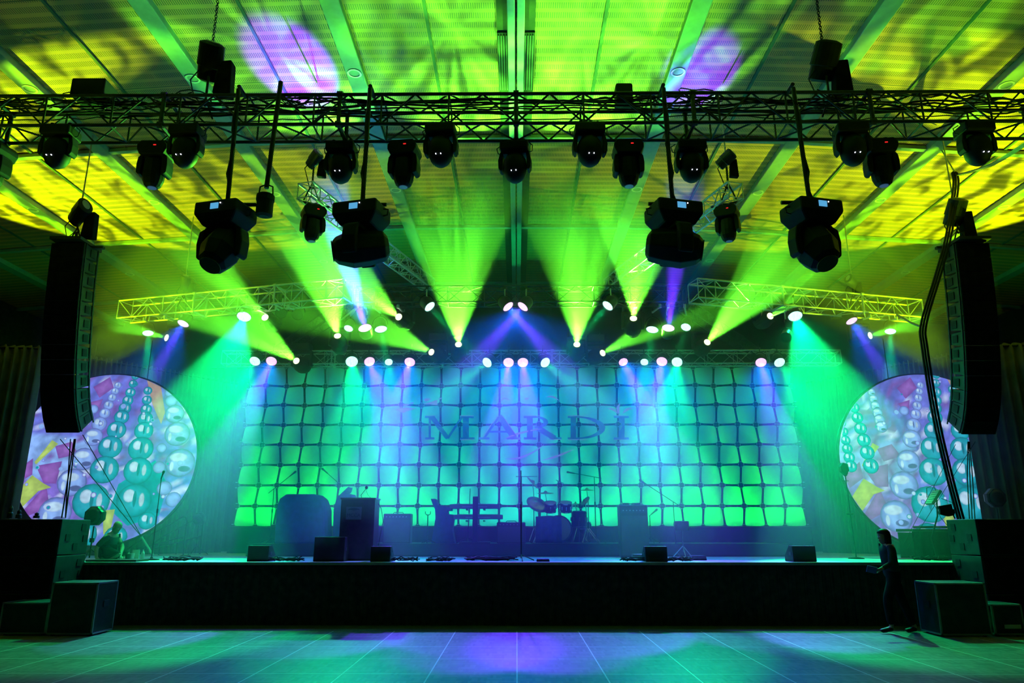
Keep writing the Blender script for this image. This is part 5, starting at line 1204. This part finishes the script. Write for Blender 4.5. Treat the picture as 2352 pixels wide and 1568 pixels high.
# stair rails
for k, (px, Y) in enumerate(((440, 18.0), (402, 17.4))):
    c = P(px, 1200, Y); t = thing('stair_rail', '%s sloping pipe handrail at the back left of the stage' % ('farther' if k == 0 else 'nearer'), 'handrail', (c.x, Y, DZ), group='stair handrails'); h = P(px, 1187, Y).z - DZ
    b = MB(); b.path([(.28, 0, .02), (.28, 0, h - .1), (.24, 0, h - .01), (.18, 0, h), (-.6, -.2, h * .45), (-.95, -.3, .1)], .018, 7); b.tube((-.25, -.1, .02), (-.25, -.1, h * .72), .014); b.tube((.28, 0, h * .5), (-.7, -.25, .16), .014); b.build('rail', M['black_metal'], t)
# right: flag pole lamp stand, mixer on stand, desk, small lamp
c = P(1966, 1275, 15.6); h = P(1962, 1080, 15.6).z - DZ; t = thing('light_stand', 'slim tall stand with a small hooded lamp in front of the right round screen', 'stand', (c.x, 15.6, DZ))
MB().tube((0, 0, .02), (-.03, 0, h), .012).build('pole', M['black_metal'], t); MB().prism([(-.12, h - .02), (-.02, h - .12), (.04, h), (.03, h + .13), (-.07, h + .16), (-.13, h + .08)], -.06, .06).build('lamp_head', M['black_metal'], t)
MB().tube((-.12, 0, h - .22), (.03, 0, h - .22), .008).build('cross_arm', M['black_metal'], t); MB().tube((-.10, 0, h * .5), (.05, 0, h * .5), .02).build('clamp', M['black_metal'], t); MB().lathe([(.16, 0), (.15, .02), (.02, .04)], 18).build('base', M['black_metal'], t)
c = P(2152, 1278, 14.9); q = P(2137, 1142, 14.9); t = thing('mixer_stand', 'small tilted mixer on a round base stand in front of the right round screen', 'stand', (c.x, 14.9, DZ)); h = q.z - DZ; dx = q.x - c.x + .12
MB().path([(0, 0, .03), (-.05, 0, h * .35), (dx * .8, 0, h * .7), (dx, 0, h - .04)], .016, 8).build('pole', M['black_metal'], t); MB().lathe([(.24, 0), (.22, .02), (.05, .035), (.02, .05)], 24).build('base', M['black_metal'], t)
X = Matrix.Translation((dx - .06, 0, h)) @ Matrix.Rotation(math.radians(-52), 4, 'Y')
MB().box((0, 0, 0), (.34, .26, .06), X).build('mixer', M['keys'], t, bevel=.006); f = MB()
for k in range(5): f.box((-.12 + .06 * k, -.02, .035), (.012, .2, .012), X)
f.build('fader_strips', M['label'], t); MB().path([X @ Vector((.15, 0, .03)), X @ Vector((.22, .0, .12)), X @ Vector((.08, 0, .2)), X @ Vector((-.08, 0, .10))], .008, 5).build('cord', M['black'], t)
MB().path([(dx + .1, 0, h - .02), (dx + .3, 0, h - .1), (dx + .36, 0, h - .4)], .006, 5).build('cord', M['black'], t); MB().path([(dx - .1, -.05, h - .1), (dx + .0, -.05, h - .4), (dx + .15, -.05, h * .5)], .006, 5).build('cord', M['black'], t)
a, c = P(2094, 1214, 15.3), P(2200, 1214, 15.3); t = thing('monitor_desk', 'dark cloth fronted control desk behind the mixer stand', 'desk', ((a.x + c.x) / 2, 15.3, DZ)); h = a.z - DZ; w_ = c.x - a.x
MB().box((0, .3, h - .03), (w_, .7, .06)).build('desktop', M['case'], t, bevel=.01); MB().grid(lambda u, v: (-w_ / 2 + w_ * u, .02 * math.sin(u * 30), .005 + v * (h - .065)), 50, 2).build('skirt', M['cloth_black'], t, solid=.008); MB().box((0, .62, h / 2 - .03), (w_ * .95, .03, h - .08)).build('back_panel', M['case'], t)
for px, w2, lab in ((2125, .30, 'low dark device lying on the left of the control desk'), (2170, .22, 'low dark device lying on the right of the control desk')):
    o = MB().box((0, 0, .03), (w2, .3, .05)).build('control_surface', M['black'], bevel=.01); o.location = (P(px, 1212, 15.5).x, 15.55, DZ + h + .004); tag(o, lab, 'device')
c = P(2176, 1182, 13.9); t = thing('small_screen', 'small dark screen on an arm on top of the right subwoofers', 'screen', (SXR - .42, 13.4, 1.871)); 
t.location.x = P(2185, 1185, 13.4).x; t2 = MB().prism([(-.12, .10), (-.13, .02), (.02, -.02), (.12, .0), (.13, .03), (.17, .04), (.16, .10), (.11, .11), (.10, .20), (-.14, .16)], -.03, .03).build('display', M['black'], t); t2.location = (-.08, 0, .06); MB().tube((.06, 0, 0), (.03, 0, .09), .012).build('arm', M['black_metal'], t)
for i, (px, s_) in enumerate(((22, .22), (42, .15), (83, .10))):
    o = MB().lathe([(.05, 0), (.05, s_ * .4), (.03, s_ * .5), (.035, s_ * .8), (.012, s_)], 12).build('stage_lamp_base', M['alu_dark']); o.location = (P(px, 1190, 13.3).x, 13.3, 1.88); tag(o, '%s small metal fitting on top of the left subwoofers' % ('leftmost', 'middle', 'rightmost')[i], 'fitting')

# guy lines and cable drops
def cable(pts, r, m, name, label, n=1, spread=0.0, cat='cable'):
    if len(pts) > 3:
        q = [Vector(p) for p in pts]; q = [q[0]] + q + [q[-1]]; out = []
        for i in range(1, len(q) - 2):
            for k in range(6):
                u = k / 6; a, b_, c, d = q[i - 1:i + 3]
                out.append(0.5 * ((2 * b_) + (c - a) * u + (2 * a - 5 * b_ + 4 * c - d) * u * u + (3 * b_ - a - 3 * c + d) * u ** 3))
        pts = out + [q[-1]]
    b = MB(); t = thing(name, label, cat, pts[0]); o0 = Vector(pts[0])
    for k in range(n):
        o = Vector((spread * (k - (n - 1) / 2), 0, 0)); b = MB(); b.path([Vector(p) - o0 + o * (1 if i else .3) for i, p in enumerate(pts)], r, 5); b.build('strand', m, t)
cable([P(172, 1008, 13.9), P(146, 1189, 13.6)], .012, M['black'], 'cable_drop', 'pair of black cables dropping from the left line array to the subwoofers', 2, .07)
cable([P(162, 1008, 13.9), P(150, 1189, 13.6)], .010, M['black'], 'cable_drop', 'thin black cable hanging beside the cable pair under the left line array')
cable([P(138, 1008, 14.0), P(325, 1232, 15.4)], .008, M['black'], 'guy_line', 'left guy line slanting across the left round screen')
cable([P(190, 998, 14.0), P(325, 1232, 15.4)], .008, M['black'], 'guy_line', 'right guy line slanting across the left round screen')
cable([P(325, 1232, 15.4), P(352, 1275, 15.6)], .022, M['rope'], 'ratchet_strap', 'pale strap tying the guy lines down to the deck', 1, 0, 'strap')
cable([P(2225, 1014, 13.9), P(2228, 1100, 13.8), P(2233, 1191, 13.6)], .010, M['black'], 'cable_drop', 'trio of black cables dropping from the right line array', 3, .05)
cable([P(2075, 1250, 15.2), P(2195, 1020, 13.9)], .005, M['black'], 'guy_line', 'left thin guy line slanting across the right round screen'); cable([P(2085, 1258, 15.2), P(2240, 1014, 13.9)], .005, M['black'], 'guy_line', 'right thin guy line slanting across the right round screen')
cable([P(2192, 395, 13.5), P(2196, 420, 13.5), P(2190, 470, 13.3), P(2178, 545, 13.2), P(2155, 630, 13.2), P(2122, 742, 13.2), P(2124, 800, 13.2), P(2150, 960, 13.2), P(2180, 1090, 13.2), P(2207, 1192, 13.2)], .022, M['black'], 'cable_loom', 'thick black cable loom running down from the ceiling past the right line array', 3, .05)
cable([P(2060, 722, 16.9), P(2095, 742, 14.5), P(2121, 752, 13.3)], .022, M['rope'], 'cable_branch', 'pale cable branch running from the right truss wing to the loom')
cable([P(2163, 345, 14.2), P(2198, 404, 13.5)], .014, M['rope'], 'cable_hanger', 'short pale rope tying the cable loom up to the ceiling on the right')
cable([P(2200, 402, 13.5), P(2260, 385, 12.6), P(2310, 360, 11.8), P(2400, 300, 10.8)], .016, M['rope'], 'cable_bridle', 'pale cable bridle swinging from the loom to the right picture edge', 3, .04)

# ------------------------------------------------------------------ people
def skin_body(name, V, E, R, m, parent, root=0, sub=2):
    me = bpy.data.meshes.new(name); me.from_pydata([tuple(v) for v in V], E, []); me.update(); me.materials.append(m)
    o = bpy.data.objects.new(name, me); COL.objects.link(o); o.parent = parent
    s = o.modifiers.new('skin', 'SKIN'); s.use_smooth_shade = True
    for i, r in enumerate(R):
        sv = me.skin_vertices[0].data[i]; sv.radius = r if isinstance(r, tuple) else (r, r); sv.use_root = (i == root)
    ss = o.modifiers.new('sub', 'SUBSURF'); ss.levels = sub; ss.render_levels = sub
    return o
def hand(parent, w, d, nrm, m, side=1, s=1.0):
    """palm with four curled fingers and a thumb, as skinned chains grown from the wrist"""
    w = Vector(w); d = Vector(d).normalized(); n = Vector(nrm).normalized(); a = d.cross(n).normalized() * side
    V = [w, w + d * .05 * s]; E = [(0, 1)]; R = [.022 * s, (.030 * s, .016 * s)]
    for k, (off, ln) in enumerate(((-.030, .070), (-.010, .080), (.010, .075), (.028, .058))):
        i = len(V); b_ = w + d * .085 * s + a * off * s
        V += [b_, b_ + d * ln * .5 * s - n * .008 * s, b_ + d * ln * .9 * s - n * .032 * s]; R += [.0105 * s, .0090 * s, .0075 * s]; E += [(1, i), (i, i + 1), (i + 1, i + 2)]
    i = len(V); V += [w + d * .045 * s - a * .038 * s, w + d * .085 * s - a * .055 * s - n * .012 * s]; R += [.011 * s, .0085 * s]; E += [(0, i), (i, i + 1)]
    return V, E, R
def head_mesh(parent, c, yaw, pitch, m, hair, bald=False, s=1.0):
    X = Matrix.Translation(c) @ Matrix.Rotation(yaw, 4, 'Z') @ Matrix.Rotation(pitch, 4, 'Y')
    # local: +x is the way the face looks, z up
    b = MB(); pr = [(.030, -.115), (.052, -.10), (.066, -.06), (.076, -.01), (.082, .04), (.074, .08), (.05, .108), (.02, .118)]
    n = 20; vs = []
    for r, z in pr:
        for k in range(n):
            a = 2 * PI * k / n; fx = 1.18 if math.cos(a) < 0 else 1.08; shift = .012 if z < -.02 else 0
            vs.append((r * s * math.cos(a) * fx + shift * s * (1 if math.cos(a) > 0 else 0), r * s * math.sin(a) * .9, z * s))
    fs = [(i * n + k, i * n + (k + 1) % n, (i + 1) * n + (k + 1) % n, (i + 1) * n + k) for i in range(len(pr) - 1) for k in range(n)] + [tuple(range(n))[::-1], tuple((len(pr) - 1) * n + k for k in range(n))]
    b.add(vs, fs, X)
    b.add([(.078 * s, 0, .02 * s), (.080 * s, -.014 * s, -.022 * s), (.106 * s, 0, -.020 * s), (.080 * s, .014 * s, -.022 * s), (.078 * s, 0, -.030 * s)], [(0, 1, 2), (0, 2, 3), (1, 4, 2), (2, 4, 3)], X)
    for q in (-1, 1): b.lathe([(.004, -.028 * s), (.018 * s, -.018 * s), (.020 * s, .012 * s), (.008 * s, .026 * s)], 8, X=X @ Matrix.Translation((-.008 * s, q * .074 * s, -.005 * s)), sx=.8, sy=.4)
    b.tube((.0, 0, -.09 * s), (-.03 * s, 0, -.17 * s), .045 * s, 12, .055 * s, X=X)
    h = b.build('head', m, parent, smooth=True)
    e = MB()
    for q in (-1, 1): e.lathe([(.002, -.008), (.009 * s, -.004), (.009 * s, .004), (.002, .008)], 8, X=X @ Matrix.Translation((.078 * s, q * .030 * s, .014 * s)), sx=.6)
    e.build('eyes', M['white'], h)
    MB().box((.084 * s, 0, -.056 * s), (.008, .040 * s, .009 * s), X).build('mouth', M['hair'], h)
    if not bald:
        hb = MB(); pr = [(.055, -.15), (.085, -.12), (.094, -.04), (.097, .03), (.092, .075), (.064, .118), (.02, .135)]; vs = []
        for r, z in pr:
            for k in range(n):
                a = 2 * PI * k / n; c_ = math.cos(a); front = c_ > .35 and z < .07
                vs.append(((r * c_ * 1.15 * (.45 if front else 1)) * s - .012 * s, r * math.sin(a) * (1.0 if not front else .95) * s, z * s))
        hb.add(vs, [(i * n + k, i * n + (k + 1) % n, (i + 1) * n + (k + 1) % n, (i + 1) * n + k) for i in range(len(pr) - 1) for k in range(n)] + [tuple(range(n))[::-1], tuple((len(pr) - 1) * n + k for k in range(n))], X)
        hb.build('hair', hair, parent, smooth=True)
    return h
# walking woman, stepping to the left
c = P(2068, 1457, 12.75); t = thing('person', 'person in dark clothes walking left along the foot of the stage', 'person', (c.x, 12.75, 0.03))
V = [(0, 0, .92), (-.015, 0, 1.08), (-.03, 0, 1.26), (-.04, 0, 1.37), (-.055, 0, 1.43)]; E = [(0, 1), (1, 2), (2, 3), (3, 4)]; R = [(.12, .09), (.10, .08), (.12, .09), (.08, .07), .048]
def limb(V, E, R, a, pts, rs):
    for p, r in zip(pts, rs): V.append(p); R.append(r); E.append((a, len(V) - 1)); a = len(V) - 1
    return a
limb(V, E, R, 0, [(.04, .08, .84), (.15, .09, .50), (.28, .09, .14), (.31, .09, .06)], [.095, .062, .040, .038]); a = len(V) - 1; limb(V, E, R, a, [(.24, .09, .035), (.14, .09, .025)], [(.042, .03), (.032, .02)])
limb(V, E, R, 0, [(-.03, -.08, .84), (-.19, -.09, .52), (-.17, -.09, .15), (-.17, -.09, .09)], [.095, .062, .040, .038]); a = len(V) - 1; limb(V, E, R, a, [(-.26, -.09, .055), (-.35, -.09, .035)], [(.042, .03), (.032, .02)])
la = limb(V, E, R, 3, [(-.05, -.16, 1.34), (-.10, -.21, 1.10), (-.30, -.24, 1.02)], [.052, .042, .028]); ra = limb(V, E, R, 3, [(-.03, .16, 1.34), (.10, .22, 1.08), (.20, .24, .86)], [.052, .042, .028])
for w_, d_, sd in ((la, (-1, 0, -.2), 1), (ra, (.2, 0, -1), -1)):
    hv, he, hr = hand(None, V[w_], d_, (0, -1, 0), M['skin'], sd); n0 = len(V); V += [tuple(q) for q in hv]; R += hr; E += [(x_ + n0, y_ + n0) for x_, y_ in he] + [(w_, n0)]
    V[n0] = tuple(Vector(V[w_]) + Vector(d_).normalized() * .02)
skin_body('body', V, E, R, M['skin'], t)
CV = [(0, 0, .82), (-.02, 0, 1.05), (-.035, 0, 1.26), (-.04, 0, 1.395)]; CE = [(0, 1), (1, 2), (2, 3)]; CR = [(.18, .15), (.16, .13), (.175, .135), (.085, .075)]
limb(CV, CE, CR, 3, [(-.05, -.165, 1.34), (-.10, -.215, 1.10), (-.28, -.24, 1.025)], [.066, .055, .042]); limb(CV, CE, CR, 3, [(-.03, .165, 1.34), (.10, .225, 1.08), (.19, .24, .88)], [.066, .055, .042])
skin_body('jacket', CV, CE, CR, M['shirt'], t)
TV = [(0, 0, .95), (0, 0, 1.05)]; TE = [(0, 1)]; TR = [(.165, .13), (.14, .12)]
limb(TV, TE, TR, 0, [(.04, .08, .84), (.15, .09, .50), (.285, .09, .10)], [.110, .078, .062]); limb(TV, TE, TR, 0, [(-.03, -.08, .84), (-.19, -.09, .52), (-.17, -.09, .12)], [.110, .078, .062])
skin_body('trousers', TV, TE, TR, M['cloth_black'], t)
for nm, pts in (('shoe', [(.33, .09, .055), (.24, .09, .04), (.13, .09, .03)]), ('shoe', [(-.15, -.09, .075), (-.26, -.09, .06), (-.37, -.09, .045)])):
    skin_body(nm, pts, [(0, 1), (1, 2)], [(.045, .045), (.048, .038), (.036, .025)], M['black'], t)
head_mesh(t, (-.075, 0, 1.53), PI, .1, M['skin'], M['hair'])
o = MB().box((0, 0, 0), (.16, .012, .11)).build('paper_sheet', M['fabric_blue'], bevel=.003); o.location = (c.x - .46, 12.75 - .25, 1.04); o.rotation_euler = (.3, .2, 0); tag(o, 'small sheet coloured as if lit blue, held in front by the walking person', 'paper')  # the blue light falling on the sheet is put into its colour
# crouching bald man
c = P(252, 1283, 14.75); t = thing('person', 'bald person in a dark shirt crouching on the deck by the left subwoofers', 'person', (c.x, 14.75, DZ))
V = [(-.10, 0, .17), (-.10, 0, .30), (-.05, 0, .42), (-.01, 0, .48), (.03, 0, .52)]; E = [(0, 1), (1, 2), (2, 3), (3, 4)]; R = [(.13, .11), (.12, .10), (.12, .10), (.08, .07), .05]
for q in (-1, 1):
    limb(V, E, R, 0, [(-.02, q * .11, .15), (.28, q * .17, .12), (.05, q * .14, .06), (-.08, q * .14, .05)], [.085, .062, .045, .036]); a = len(V) - 1; limb(V, E, R, a, [(-.18, q * .14, .035)], [.03])
la = limb(V, E, R, 3, [(-.04, -.18, .44), (-.16, -.24, .24), (-.10, -.30, .07)], [.055, .044, .028]); ra = limb(V, E, R, 3, [(.0, .18, .44), (.14, .16, .24), (.25, -.10, .08)], [.055, .044, .028])
for w_, d_, sd in ((la, (.3, -.3, -.3), 1), (ra, (.8, -.3, -.4), -1)):
    hv, he, hr = hand(None, V[w_], d_, (0, 0, 1), M['skin'], sd); n0 = len(V); V += [tuple(q) for q in hv]; R += hr; E += [(x_ + n0, y_ + n0) for x_, y_ in he] + [(w_, n0)]; V[n0] = tuple(Vector(V[w_]) + Vector(d_).normalized() * .02)
skin_body('body', V, E, R, M['skin'], t)
CV = [(-.10, 0, .13), (-.08, 0, .31), (-.01, 0, .475)]; CE = [(0, 1), (1, 2)]; CR = [(.18, .15), (.175, .14), (.10, .09)]
limb(CV, CE, CR, 2, [(-.04, -.19, .42), (-.16, -.24, .25)], [.06, .055]); limb(CV, CE, CR, 2, [(.0, .19, .42), (.13, .16, .25)], [.06, .055])
skin_body('shirt', CV, CE, CR, M['shirt'], t)
TV = [(-.09, 0, .17)]; TE = []; TR = [(.17, .14)]
for q in (-1, 1): limb(TV, TE, TR, 0, [(-.02, q * .11, .16), (.28, q * .17, .13), (.03, q * .14, .075), (-.07, q * .14, .07)], [.10, .075, .058, .05])
skin_body('trousers', TV, TE, TR, M['cloth_black'], t)
head_mesh(t, (.07, -.02, .625), -.35, .55, M['skin'], M['hair'], bald=True)
